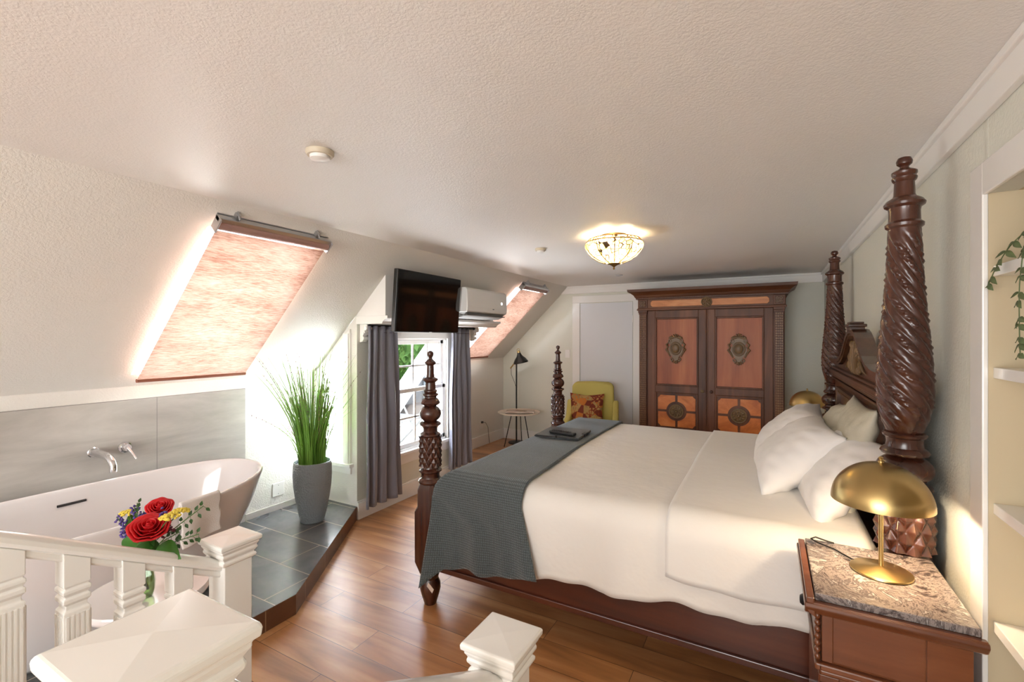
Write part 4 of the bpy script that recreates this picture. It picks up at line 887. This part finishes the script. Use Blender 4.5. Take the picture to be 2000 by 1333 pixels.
b = MB(); b.tube([(-3.56, 1.22, .855), (-3.50, 1.22, .856), (-3.42, 1.225, .853), (-3.375, 1.228, .845), (-3.345, 1.23, .825), (-3.335, 1.232, .80), (-3.332, 1.232, .765)], [.022, .022, .0215, .021, .020, .019, .018], 20); build('spout_arm', b, 'chrome', q, smooth=50)
q = thing('bath_mixer_lever', 'round chrome mixer with a lever, to the right of the bath spout', 'tap', (-3.567, 1.375, .855))
b = MB(); b.lathe([(.001, 0), (.034, 0), (.034, .01), (.024, .014), (.024, .045), (.020, .05), (.001, .05)], c=(-3.567, 1.375, .855), m=rotm(0, pi/2, 0), n=32, cap=False); build('mixer_body', b, 'chrome', q, smooth=40)
b = MB(); b.tube([(-3.525, 1.375, .855), (-3.50, 1.385, .83), (-3.47, 1.40, .785)], [.010, .008, .007], 12); build('lever', b, 'chrome', q, smooth=60)
# towel over the rim
def tub_x(y, s=1):
    t_ = min(.999, abs(y-TC.y)/.835); return TC.x+.455*(1-t_**2.3)**(1/2.3)
def towel():
    def f(u, v):
        y = 1.20+.20*u-.02*v; xr_ = tub_x(y); 
        if v < .18: k = v/.18; x = xr_-.045*(1-k)-.004; z = .735-.06*(1-k)-.004+.0
        elif v < .30: k = (v-.18)/.12; x = xr_-.004+.024*k; z = .735+.006*sin(pi*k)
        else: k = (v-.30)/.70; x = xr_+.020-.030*k+.010*sin(u*7)*k; z = .732-(.205+.03*(1-u))*k; y += .03*k
        return Vector((x, y+.004*sin(v*20), z))
    m = MB(); m.grid(f, 24, 50); return m
tag(build('hand_towel', towel(), 'towel', None, smooth=180, solid=.012, loc=(-2.55, 1.3, .55)), 'white hand towel hanging over the near rim of the bathtub', 'towel')

# ------------------------------------------------------------ railings
def newel(cx, cy, ztop, lab, s=.045, cap=.067):
    q = thing('newel_post', lab, 'newel post', (cx, cy, 0), 'white newel posts of the stair railing')
    b = MB(); b.box(cx-s, cx+s, cy-s, cy+s, 0, ztop-.05); build('shaft', b, 'white', q, bevel=.003)
    b = MB()
    lv_ = [(s+.002, ztop-.075), (s+.010, ztop-.068), (s+.010, ztop-.060), (s+.004, ztop-.056), (s+.012, ztop-.044), (s+.013, ztop-.038), (cap-.012, ztop-.034), (cap-.006, ztop-.024), (cap-.006, ztop-.018), (cap, ztop-.015), (cap+.001, ztop-.004), (cap-.003, ztop), (.002, ztop+.0045)]
    vs = []
    for h_, z in lv_: vs += [(cx+x*h_, cy+y*h_, z) for x, y in ((-1, -1), (1, -1), (1, 1), (-1, 1))]
    fs = [(3, 2, 1, 0), tuple(4*(len(lv_)-1)+k for k in range(4))]+[(i*4+k, i*4+(k+1) % 4, i*4+4+(k+1) % 4, i*4+4+k) for i in range(len(lv_)-1) for k in range(4)]
    b.add(vs, fs); build('cap', b, 'white', q, bevel=.0025)
    return q
newel(-1.555, .888, .892, 'white newel post at the foot of the left stair railing, by the bathtub')
newel(-.515, .885, .892, 'white newel post with a pyramid cap at the bottom centre of the picture')
newel(-.517, .222, 1.262, 'white newel post with the large cap in the bottom left foreground')
newel(-1.555, .05, 1.36, 'white newel post at the upper end of the left railing', )
sl_ = (1.262-.892)/(.888-.222)
def railing(x, y0, y1, z_at_y1, bal, lab, blabs):
    # handrail from (y1,z) rising towards y0
    zf = lambda y: z_at_y1+(y1-y)*sl_
    q = thing('handrail', lab, 'handrail', (x, (y0+y1)/2, zf((y0+y1)/2)), 'white stair handrails')
    prof = [(-.034, -.012), (-.030, -.022), (-.022, -.026), (-.024, -.040), (-.018, -.046), (.018, -.046), (.024, -.040), (.022, -.026), (.030, -.022), (.034, -.012), (.032, .0), (.020, .009), (0, .012), (-.020, .009), (-.032, .0)]
    m = MB(); n_ = len(prof); vs = [(x+u, y, zf(y)+v) for y in (y0, y1) for u, v in prof]
    m.add(vs, [tuple(reversed(range(n_))), tuple(range(n_, 2*n_))]+[(k, (k+1) % n_, n_+(k+1) % n_, n_+k) for k in range(n_)]); build('rail', m, 'white', q, bevel=.0015, smooth=30)
    for y, bl in zip(bal, blabs):
        zt = zf(y)-.045; zb = max(0, .155*math.ceil(max(0, .82-y)/.27))
        g = thing('baluster', bl, 'baluster', (x, y, zb), 'fluted square balusters of the stair railing')
        s = .027; m = MB()
        lvl = [(s, zb), (s, zt-.115), (s*.80, zt-.110), (s*.80, zt-.100), (s*1.02, zt-.092), (s*1.02, zt-.082), (s*.85, zt-.078), (s*1.04, zt-.068), (s*1.04, zt-.060), (s*.85, zt-.056), (s, zt-.050), (s, zt+.02)]
        vs = []
        for h_, z in lvl: vs += [(x+a*h_, y+c_*h_, z+(-c_*h_*sl_ if z > zt else 0)) for a, c_ in ((-1, -1), (1, -1), (1, 1), (-1, 1))]
        fs = [(3, 2, 1, 0), tuple(4*(len(lvl)-1)+k for k in range(4))]+[(i*4+k, i*4+(k+1) % 4, i*4+4+(k+1) % 4, i*4+4+k) for i in range(len(lvl)-1) for k in range(4)]
        m.add(vs, fs); build('spindle', m, 'white', g, bevel=.002)
        m = MB()
        for k in range(5):
            o_ = -s*.72+k*s*.36
            for sg in (-1, 1):
                m.box(x+sg*(s-.001), x+sg*(s+.0022), y+o_-.0028, y+o_+.0028, zb+.1, zt-.125); m.box(x+o_-.0028, x+o_+.0028, y+sg*(s-.001), y+sg*(s+.0022), zb+.1, zt-.125)
        build('fluting', m, 'white', g)
railing(-1.555, .09, .845, .825, [.372, .492, .612, .735], 'white sloping handrail between the left newel posts, in front of the bathtub',
        ['fluted white baluster at the far left edge of the picture', 'fluted white baluster second from the left edge', 'fluted white baluster in front of the glass vase', 'fluted white baluster nearest the newel post at the foot of the left railing'])
railing(-.515, .262, .842, .828, [.38, .50, .62, .74], 'white handrail joining the foreground newel to the bottom centre newel', 
        ['baluster under the right handrail, first below the foreground newel', 'baluster under the right handrail, second below the foreground newel', 'baluster under the right handrail, third below the foreground newel', 'baluster under the right handrail, nearest the bottom centre newel'])

# ------------------------------------------------------------ stool, vase, bouquet
SX, SY, SZ = -1.80, .76, .715
st = thing('vase_stool', 'white pedestal stool holding the flower vase between railing and bathtub', 'stool', (SX, SY, 0))
b = MB(); b.lathe([(.001, SZ-.03), (.16, SZ-.03), (.172, SZ-.022), (.175, SZ-.012), (.170, SZ), (.001, SZ)], c=(SX, SY, 0), n=48, cap=False); build('seat', b, 'enamel', st, smooth=50)
b = MB(); b.lathe([(.12, 0), (.12, .02), (.05, .05), (.035, .2), (.035, .55), (.06, SZ-.03)], c=(SX, SY, 0), n=32); build('pedestal', b, 'enamel', st, smooth=50)
VX, VY = -1.760, .728
va = thing('glass_vase', 'clear glass vase with flower stems in water, behind the left handrail', 'vase', (VX, VY, SZ))
pv = [(.018, 0), (.026, .002), (.031, .02), (.033, .045), (.029, .08), (.026, .11), (.031, .135)]
b = MB(); b.lathe(pv+[(r-.003, z+(.004 if z == 0 else 0)) for r, z in pv[::-1]], c=(VX, VY, SZ), n=32, cap=False); b.lathe([(.001, 0), (.026, .002)], c=(VX, VY, SZ), n=32, cap=False); build('vessel', b, 'vase', va, smooth=60)
b = MB(); b.lathe([(.001, .006), (.026, .007), (.029, .02), (.030, .045), (.027, .07), (.001, .07)], c=(VX, VY, SZ), n=24, cap=False); build('water', b, 'water', va, smooth=60)
def ptz(u, v, dy):     # a spot on the bouquet measured at depth Y
    a = (u-1000)/905; c29, s29 = cos(radians(29)), sin(radians(29)); rx = -s29+c29*a; ry = c29+s29*a; k = dy/ry
    return Vector((rx*k, dy, 1.55+(659-v)/905*k))
neck = Vector((VX, VY, SZ+.12)); foot_ = Vector((VX, VY, SZ+.02)); rb = random.Random(11)
FG = 'flowers in the glass vase'
def stem_pts(tip, j=0):
    f_ = foot_+Vector((rb.uniform(-.015, .015), rb.uniform(-.015, .015), 0)); n_ = neck+Vector((rb.uniform(-.012, .012), rb.uniform(-.012, .012), 0))
    return [f_, n_, n_.lerp(tip, .5)+Vector((0, 0, .012)), tip]
def leaf(m, base, dirv, L, w, up=Vector((0, 0, 1)), n=6, curl=.15):
    d_ = dirv.normalized(); s_ = d_.cross(up); s_ = s_.normalized() if s_.length > .01 else Vector((1, 0, 0)); nn = s_.cross(d_)
    vs = []
    for i in range(n+1):
        t_ = i/n; ww = w*sin(pi*min(1, t_**.8*.98+.02))*.5+(.0005 if i in (0, n) else 0); c_ = base+d_*L*t_-nn*curl*L*t_*t_
        vs += [c_-s_*ww+nn*ww*.25, c_-nn*.0, c_+s_*ww+nn*ww*.25]
    m.add(vs, [(i*3+k, i*3+k+1, i*3+k+4, i*3+k+3) for i in range(n) for k in (0, 1)])
def rose(u, v, y, r, lab):
    c = ptz(u, v, y); q = thing('rose', lab, 'rose', c, FG)
    out = (Vector((0, 0, 1.55))-c).normalized()*.55+Vector((0, 0, .75)); out.normalize()
    Rm = out.to_track_quat('Z', 'Y').to_matrix().to_4x4(); m = MB()
    for lay in range(6):
        k = lay/5; n_ = 3+lay; rad = r*(.14+.86*k**.9); hgt = r*(.55-.15*k)
        for j in range(n_):
            a0 = 2*pi*j/n_+lay*.9; span = 2*pi/n_*1.35
            def f(uu, vv, a0=a0, span=span, rad=rad, k=k, hgt=hgt, lay=lay, j=j):
                a = a0+(uu-.5)*span; prof_ = vv; rr = rad*(.45+.55*prof_**.6)*(1+.04*sin(a*5)); rr += r*.14*k*max(0, vv-.72)/.28
                z = -r*.55*(1-vv)+hgt*vv-.10*r*k-abs(uu-.5)*r*.28*vv-(r*.35*k*max(0, vv-.8)/.2)*.5
                return c+Rm @ Vector((rr*cos(a), rr*sin(a), z))
            m.grid(f, 7, 7)
    m.ball(c+Rm @ Vector((0, 0, -.1*r)), (r*.3, r*.3, r*.5), Rm, 10)
    build('petals', m, 'red', q, smooth=180, solid=.0008)
    m = MB(); m.tube(stem_pts(c-out*r*.5), .003, 8); build('stem', m, 'stem', q, smooth=180)
    m = MB()
    for j in range(5): a = j*2*pi/5; d_ = Rm @ Vector((cos(a), sin(a), -.3)); leaf(m, c-out*r*.55, d_, r*.9, r*.35, out)
    build('sepals', m, 'green1', q, smooth=180)
    return q
rose(291, 1031, .70, .048, 'larger open red rose at the front of the bouquet')
rose(312, 991, .76, .034, 'smaller red rose behind the big one at the top of the bouquet')
def leafy(b_, t_, yb, yt, w, lab):
    base = ptz(*b_, yb); c = ptz(*t_, yt); q = thing('salal_leaf', lab, 'leaf', neck, FG)
    m = MB(); m.tube([foot_, neck, base], .0018, 6); build('stem', m, 'stem', q)
    m = MB(); d_ = c-base; leaf(m, base, d_, d_.length, w, (Vector((0, 0, 1.55))-base).normalized(), 12, .12); build('leaf_blade', m, 'green1', q, smooth=180, solid=.0008)
leafy((276, 1048), (236, 1084), .72, .70, .062, 'broad green leaf pointing down left under the big rose')
leafy((288, 1054), (289, 1104), .71, .68, .058, 'broad green leaf hanging straight down over the handrail')
leafy((309, 1068), (345, 1088), .72, .71, .060, 'broad round green leaf hanging right of the vase')
leafy((266, 1046), (251, 999), .76, .78, .042, 'upright dark green leaf left of the big rose')
def sprig(u, v, y, lab, kind):
    c = ptz(u, v, y); q = thing('lavender_sprig' if kind == 'lav' else 'greenery_sprig' if kind == 'green' else 'yarrow_flower', lab, {'lav': 'lavender', 'green': 'sprig', 'yar': 'yarrow'}[kind], neck, FG)
    pts = stem_pts(c); m = MB(); m.tube(pts, [.0016]*4, 6); build('stem', m, 'stem', q, smooth=180)
    m = MB(); 
    if kind == 'lav':
        d_ = (pts[3]-pts[2])
        for i in range(34): t_ = .25+.8*i/34; m.ball(pts[2]+d_*t_+Vector((rb.gauss(0, .0055), rb.gauss(0, .0055), rb.gauss(0, .004))), (.0035, .0035, .0048), rotm(rb.random()*3, rb.random()*3), 6)
        build('florets', m, 'purple', q, smooth=180)
    elif kind == 'yar':
        for i in range(70): a, rr = rb.random()*6.28, .026*sqrt(rb.random()); m.ball(c+Vector((rr*cos(a), rr*sin(a), .008-rr*rr*9+rb.uniform(-.002, .002))), (.0045, .0045, .0035), None, 6)
        build('flower_head', m, 'yflow', q, smooth=180)
    else:
        d_ = (pts[3]-pts[2]); side = Vector((0, 0, 1)).cross(d_).normalized()
        for i in range(9):
            b_ = pts[2]+d_*(.15+.85*i/8); s_ = 1 if i % 2 else -1
            dd = d_.normalized()*.5+Vector((0, 0, s_*.8))+side*rb.uniform(-.5, .5); m.tube([b_, b_+dd.normalized()*.012], .0006, 4); leaf(m, b_+dd.normalized()*.010, dd, .016, .010, (Vector((0, 0, 1.55))-b_).normalized(), 4)
        build('leaves', m, 'green2', q, smooth=180)
    return q
for u, v, y, lab in ((229, 1011, .75, 'lavender sprig reaching furthest left'), (240, 1040, .73, 'lavender sprig drooping beside the left leaf'), (262, 990, .79, 'lavender sprig rising left of the roses'), (280, 1000, .80, 'lavender sprig close behind the big rose'), (321, 999, .74, 'short lavender tuft in front of the small rose')): sprig(u, v, y, lab, 'lav')
for u, v, y, lab in ((331, 1012, .72, 'flat yellow yarrow head right of the big rose'), (352, 1001, .77, 'flat yellow yarrow head furthest right'), (252, 1003, .78, 'olive-yellow yarrow head behind the left lavender')): sprig(u, v, y, lab, 'yar')
for u, v, y, lab in ((397, 989, .80, 'leafy sprig reaching up to the right over the towel'), (388, 1044, .78, 'leafy sprig reaching level to the right'), (268, 983, .80, 'small leafy sprig at the very top left of the bouquet'), (350, 1040, .76, 'short leafy sprig under the yarrow')): sprig(u, v, y, lab, 'green')
b = MB(); c = ptz(327, 1036, .74)
for i in range(16): b.ball(c+Vector((rb.gauss(0, .009), rb.gauss(0, .009), rb.gauss(0, .009))), (.004, .004, .006), rotm(rb.random()*3), 6)
b.tube(stem_pts(c), .0015, 6); tag(build('burgundy_bud', b, 'dred', None, smooth=180, loc=c), 'small cluster of burgundy buds right of the big rose', 'flower bud', FG)

# ------------------------------------------------------------ potted grass
PX, PY, PZ = -3.13, 2.42, .113
pg = thing('potted_grass', 'tall ornamental grass in a grey hammered pot on the tiled platform', 'potted plant', (PX, PY, PZ))
pp = [(.080, 0), (.088, .004), (.105, .08), (.124, .18), (.138, .28), (.143, .36), (.141, .43), (.136, .465), (.130, .468), (.128, .44), (.001, .43)]
b = MB(); b.lathe([(.001, 0)]+pp, c=(PX, PY, PZ), n=56, cap=False); build('pot', b, 'pot', pg, smooth=45)
b = MB(); b.lathe([(.001, .434), (.128, .432)], c=(PX, PY, PZ), n=24, cap=False); build('soil', b, plain('dark_soil', (70, 60, 48), .9), pg)
rg = random.Random(5); m = MB(); m2_ = MB()
for i in range(520):
    a = rg.random()*2*pi; r0 = .10*sqrt(rg.random()); H = .50+.50*rg.random(); lean = (.04+.30*rg.random()**1.3)*H/.8; w = .0016+.0026*rg.random()
    if rg.random() < .12: H *= .6; lean *= 1.5
    base = Vector((PX+r0*cos(a), PY+r0*sin(a), PZ+.43)); d_ = Vector((cos(a+rg.uniform(-.6, .6)), sin(a+rg.uniform(-.6, .6)), 0)); sd = Vector((-d_.y, d_.x, 0)) if rg.random() < .5 else d_
    pts = []
    for k in range(7):
        t_ = k/6; pts.append(base+Vector((0, 0, H*(t_-.10*t_*t_*lean/H*3)))+d_*lean*t_**1.9)
    if any(p.x < XL+.02 or p.z > szz(p.x)-.02 or p.y > D0-.03 for p in pts): continue
    vs = []
    for k, p in enumerate(pts): ww = w*(1-(k/6)**3)+.0004; vs += [p-sd*ww, p+sd*ww]
    m.add(vs, [(2*k, 2*k+1, 2*k+3, 2*k+2) for k in range(6)])
    if rg.random() < .10:
        for k in range(9):
            t_ = .55+.05*k; j_ = min(5, int(t_*6)); p = pts[j_].lerp(pts[j_+1], t_*6-j_); m2_.ball(p+sd*.003*(1 if k % 2 else -1), (.0022, .0022, .006), None, 6)
tag(build('grass_blades', m, 'grass', pg, smooth=180), None, None, kind='stuff'); tag(build('seed_heads', m2_, plain('seed_purple', (140, 96, 108), .7), pg), None, None, kind='stuff')

# ------------------------------------------------------------ far corner: floor lamp, side table, chair
lx, ly = -3.24, 5.98
fl = thing('floor_lamp', 'slim black floor lamp with a tilted metal shade in the far corner', 'floor lamp', (lx, ly, 0))
b = MB(); b.lathe([(.001, 0), (.12, 0), (.12, .012), (.02, .02), (.001, .02)], c=(lx, ly, 0), n=40, cap=False); build('base', b, 'black', fl, smooth=40)
b = MB(); b.tube([(lx, ly, .01), (lx, ly, 1.17)], .011, 12); build('pole', b, 'black', fl, smooth=40)
b = MB(); b.tube([(lx-.10, ly-.0, 1.09), (lx-.03, ly-.01, 1.165), (lx+.06, ly-.03, 1.215)], .010, 10); b.ball((lx-.01, ly-.005, 1.18), .022, None, 12); build('arm', b, 'brass', fl, smooth=60)
hd = Vector((lx+.10, ly-.06, 1.205)); Rh = rotm(radians(6), radians(-10), 0)
b = MB(); b.lathe([(.105, -.03), (.107, -.012), (.10, .0), (.078, .035), (.045, .07), (.028, .105), (.024, .125), (.022, .125), (.026, .10), (.043, .067), (.075, .032), (.101, -.012), (.102, -.03)], c=hd, m=Rh, n=40, cap=False); sh = build('lamp_shade', b, 'black', fl, smooth=50)
b = MB(); b.lathe([(.024, .12), (.026, .135), (.018, .15), (.006, .155)], c=hd, m=Rh, n=20); b.torus(hd+Rh @ Vector((0, 0, .16)), .022, .004, rotm(pi/2, 0, 0), 20, 8); build('carry_ring', b, 'brass', sh, smooth=50)
b = MB(); b.tube([(lx-.09, ly, 1.09), (lx-.08, ly-.01, 1.0), (lx-.03, ly-.015, .9), (lx-.0, ly-.012, .82)], .003, 6); build('cord', b, 'black', fl, smooth=60)
tx, ty, tz = -3.07, 5.74, .50
tb = thing('side_table', 'round pale side table on three thin black legs below the floor lamp', 'side table', (tx, ty, 0))
b = MB(); b.lathe([(.001, tz-.014), (.285, tz-.014), (.298, tz-.008), (.298, tz), (.290, tz+.004), (.284, tz), (.001, tz)], c=(tx, ty, 0), n=64, cap=False); build('tabletop', b, 'tabletop', tb, smooth=40)
for a in (200, 310, 70):
    a = radians(a); b = MB(); t1 = Vector((tx+.10*cos(a), ty+.10*sin(a), tz-.014)); t2 = Vector((tx+.21*cos(a), ty+.21*sin(a), 0)); b.tube([t1, t2], .007, 8); build('leg', b, 'black', tb, smooth=40)
mg = thing('magazine', 'open magazine lying on the round side table', 'magazine', (tx, ty, tz+.002))
b = MB(); R = Matrix.Translation((tx+.03, ty-.02, tz+.010)) @ rotm(0, 0, radians(25))
b.grid(lambda u, v: R @ Vector((-.2+.4*u, -.13+.26*v, .012*abs(sin((u-.5)*2*pi))*.8)), 24, 2); build('cover', b, 'paper', mg, smooth=180, solid=.006)
b = MB(); R = Matrix.Translation((tx+.05, ty-.03, tz+.030)) @ rotm(0, 0, radians(-12)); b.box(-.09, .09, -.02, .02, -.003, .003, R); tag(build('eyeglass_case', b, plain('tan_card', (176, 150, 128), .5), None, bevel=.002, loc=(tx+.05, ty-.03, tz+.03)), 'small tan card lying on the magazine', 'card')
# chair
ch = thing('armchair', 'mustard yellow upholstered armchair in front of the white door', 'armchair', (-1.95, 5.5, 0))
cx, cy = -1.93, 5.52; th_ = radians(16); CR = Matrix.Translation((cx, cy, 0)) @ rotm(0, 0, th_)
def cloc(x, y, z): return CR @ Vector((x, y, z))
def back(u, v):
    a = (u-.5)*2; z = .36+.60*v; wdt = .245+.02*v; x = a*wdt; y = .29+.10*v-.05*abs(a)**3*(1-.2*v)
    if v > .93: x *= 1-.06*((v-.93)/.07)**2
    return x, y, z
b = MB(); pts = []
def bk(u, v):
    x, y, z = back(u, v); return cloc(x, y, z)
prof_ = [(-.265, .34), (-.275, .7), (-.268, .90), (-.25, .94), (-.20, .958), (0, .965), (.20, .958), (.25, .94), (.268, .90), (.275, .7), (.265, .34)]
b.prism(prof_, (0, .10), lambda u, v, w: cloc(u, .24+w+.10*(v-.34)/.6-.03*(abs(u)/.27)**2*(1 if w == 0 else .3), v)); build('backrest', b, 'yellow', ch, bevel=.03, seg=4, smooth=50)
b = MB(); b.box(-.25, .25, -.28, .28, .26, .43, CR); build('seat', b, 'yellow', ch, bevel=.04, seg=4, smooth=50)
for s_ in (-1, 1):
    b = MB(); pr_ = [(-.30, .24), (.30, .24), (.34, .70), (.30, .74), (.22, .66), (.12, .575), (-.02, .545), (-.26, .535), (-.31, .50)]
    b.prism(pr_, (0, .075), lambda u, v, w: cloc(s_*(.255+w), u, v)); build('armrest', b, 'yellow', ch, bevel=.025, seg=4, smooth=50)
for x, y in ((-.27, -.25), (.27, -.25), (-.25, .27), (.25, .27)):
    b = MB(); b.tube([cloc(x, y, .25), cloc(x*1.08, y*1.08, 0)], [.018, .011], 12); build('leg', b, 'maple', ch, smooth=40)
def sqcushion(c, s, T, R, lab):
    m = MB()
    def sf(sg):
        def f(u, v):
            a, q_ = u*2-1, v*2-1; h = (max(0, 1-abs(a)**2.6)*max(0, 1-abs(q_)**2.6))**.7
            return R @ Vector((a*s/2*(1-.13*(1-a*a)*0-.10*(1-abs(q_)**1.5)*abs(a)**3), sg*T/2*h, q_*s/2*(1-.14*(1-abs(a)**1.5)*abs(q_)**3)))
        return f
    m.grid(sf(1), 20, 20); m.grid(sf(-1), 20, 20); return tag(build('throw_cushion', m, 'cushion', None, smooth=180, loc=c), lab, 'cushion')
c = cloc(-.07, .15, .615); sqcushion(c, .44, .15, Matrix.Translation(c) @ rotm(radians(-14), 0, th_+radians(-4)), 'orange-brown floral cushion on the yellow armchair')

# ------------------------------------------------------------ ceiling fixtures
clx, cly = -.955, 3.205
cl = thing('ceiling_lamp', 'stained-glass bowl ceiling lamp with a bronze finial, lit', 'ceiling lamp', (clx, cly, 2.27))
b = MB(); b.lathe([(.001, 2.268), (.09, 2.268), (.085, 2.25), (.03, 2.235), (.012, 2.22), (.012, 2.06)], c=(clx, cly, 0), n=32, cap=False); build('ceiling_plate', b, 'brass', cl, smooth=40)
b = MB(); b.lathe([(.175, 2.236), (.178, 2.222), (.196, 2.215), (.203, 2.198), (.200, 2.180), (.183, 2.150), (.152, 2.118), (.11, 2.092), (.07, 2.075), (.035, 2.066)], c=(clx, cly, 0), n=56, cap=False); bs = build('glass_bowl', b, 'tiffany', cl, smooth=50)
b = MB(); b.torus((clx, cly, 2.213), .197, .004, None, 56, 8); b.torus((clx, cly, 2.237), .176, .003, None, 56, 8)
for k in range(10):
    a = 2*pi*k/10; pr_ = [(.202, 2.20), (.184, 2.150), (.153, 2.117), (.11, 2.091), (.06, 2.071)]; b.tube([(clx+r*cos(a), cly+r*sin(a), z-.001) for r, z in pr_], .0035, 6)
for k in range(30):
    a = 2*pi*k/30; b.tube([(clx+.177*cos(a), cly+.177*sin(a), 2.236), (clx+.197*cos(a), cly+.197*sin(a), 2.213)], .002, 5)
build('leading', b, 'bronze', bs, smooth=60)
b = MB(); b.lathe([(.002, 2.026), (.006, 2.03), (.007, 2.036), (.004, 2.042), (.006, 2.046), (.02, 2.055), (.045, 2.068), (.045, 2.072), (.01, 2.076)], c=(clx, cly, 0), n=24); build('finial', b, 'bronze', cl, smooth=50)
for k in range(3):
    a = 2*pi*k/3+.5; p = Vector((.10*cos(a), .10*sin(a), -.085)); l = light('bulb_light', 'POINT', p, 6, (1, .78, .5), size=.03); l.parent = cl
    b = MB(); b.ball(Vector((clx, cly, 2.27))+p, .022, None, 12); build('bulb', b, plain('warm_bulb_ceiling', (255, 222, 170), .4, emit=5), cl, smooth=180)
for x, y, r, lab in ((-1.517, 1.206, .052, 'cream round smoke detector on the ceiling, nearest the camera'), (-1.62, 3.40, .045, 'cream round smoke detector on the ceiling, left of the stained-glass lamp')):
    q = thing('smoke_detector', lab, 'smoke detector', (x, y, 2.27), 'smoke detectors on the ceiling')
    b = MB(); b.lathe([(r, 2.269), (r, 2.258), (r*.92, 2.252), (r*.9, 2.250)], c=(x, y, 0), n=40); build('base_plate', b, plain('cream_plastic', (206, 194, 172), .5), q, smooth=40)
    b = MB(); b.lathe([(r*.72, 2.250), (r*.7, 2.238), (r*.45, 2.232), (.002, 2.231)], c=(x, y, 0), n=40); build('sensor_cap', b, 'plastic', q, smooth=40)
b = MB(); b.lathe([(.045, 2.269), (.043, 2.262), (.02, 2.255), (.002, 2.254)], c=(-1.515, 5.28, 0), n=32); tag(build('sprinkler_cover', b, 'alu', None, smooth=40, loc=(-1.515, 5.28, 2.27)), 'small grey sprinkler cover on the ceiling near the door', 'sprinkler')
# ------------------------------------------------------------ switches and outlets
q = thing('light_switch', 'white light switch on the far wall left of the door', 'light switch', (-2.52, YF, 1.31))
b = MB(); b.box(-2.555, -2.485, YF-.008, YF, 1.255, 1.37); build('plate', b, 'plastic', q, bevel=.002)
b = MB(); b.box(-2.533, -2.507, YF-.012, YF-.006, 1.28, 1.345); build('rocker', b, 'trim', q, bevel=.002)
q = thing('wall_outlet', 'white wall outlet with a plug under the second skylight', 'outlet', (XL, 5.56, .30))
b = MB(); b.box(XL, XL+.008, 5.52, 5.60, .25, .37); build('plate', b, 'plastic', q, bevel=.002)
b = MB(); b.box(XL+.006, XL+.03, 5.545, 5.575, .325, .352); b.tube([(XL+.028, 5.56, .338), (XL+.05, 5.60, .33), (XL+.04, 5.68, .25), (XL+.03, 5.72, .1), (XL+.03, 5.74, .006)], .003, 8); build('plug_cord', b, plain('grey_cord', (90, 84, 80), .5), q, smooth=60)
q = thing('bath_wall_plate', 'blank white wall plate between the bathtub and the potted grass', 'wall plate', (XL, 2.437, .272))
b = MB(); b.box(XL, XL+.007, 2.385, 2.49, .225, .335); build('plate', b, 'plastic', q, bevel=.003)
b = MB()
for z in (.245, .315): b.ball((XL+.007, 2.437, z), (.003, .004, .004), None, 8)
build('screws', b, 'alu', q)
# ------------------------------------------------------------ trailing plant in the niche
tp = thing('trailing_eucalyptus', 'eucalyptus garland trailing from the upper shelf of the wall niche', 'trailing plant', (.72, 1.42, 1.75))
b = MB(); b.lathe([(.04, 0), (.055, .0), (.07, .10), (.068, .11), (.06, .10), (.001, .09)], c=(.72, 1.42, 1.75), n=32, cap=False); build('pot', b, 'white', tp, smooth=40)
re_ = random.Random(9)
def vine(pts, nl, s):
    pts = [Vector(p) for p in pts]; m = MB(); ml = MB()
    cur = []
    for i in range(len(pts)-1):
        for k in range(6): t_ = k/6; p0 = pts[max(i-1, 0)]; p3 = pts[min(i+2, len(pts)-1)]; p1, p2 = pts[i], pts[i+1]; cur.append(.5*((2*p1)+(p2-p0)*t_+(2*p0-5*p1+4*p2-p3)*t_**2+(3*p1-p0-3*p2+p3)*t_**3))
    cur.append(pts[-1]); m.tube(cur, .0013, 6); build('stem', m, 'euca', tp, smooth=180)
    for i in range(nl):
        j = int((i+.5)/nl*(len(cur)-1)); p = cur[j]; tg = (cur[min(j+1, len(cur)-1)]-cur[j-1 if j else 0]).normalized()
        for sg in (-1, 1):
            sd = Vector((re_.uniform(-.35, .1), sg, re_.uniform(-.25, .1))); d_ = sd+tg*.35; leaf(ml, p, d_, s*re_.uniform(.7, 1.2), s*.36, Vector((-1, 0, .5)), 8, .12)
    build('leaves', ml, 'euca', tp, smooth=180, solid=.0006)
vine([(.70, 1.42, 1.84), (.60, 1.52, 1.86), (.545, 1.62, 1.80), (.535, 1.71, 1.745), (.53, 1.76, 1.69)], 12, .042)
vine([(.70, 1.42, 1.85), (.60, 1.50, 1.86), (.545, 1.56, 1.80), (.54, 1.60, 1.70), (.54, 1.605, 1.58), (.54, 1.60, 1.50)], 20, .040)
vine([(.70, 1.42, 1.84), (.58, 1.44, 1.84), (.54, 1.47, 1.75), (.54, 1.48, 1.55)], 13, .040)
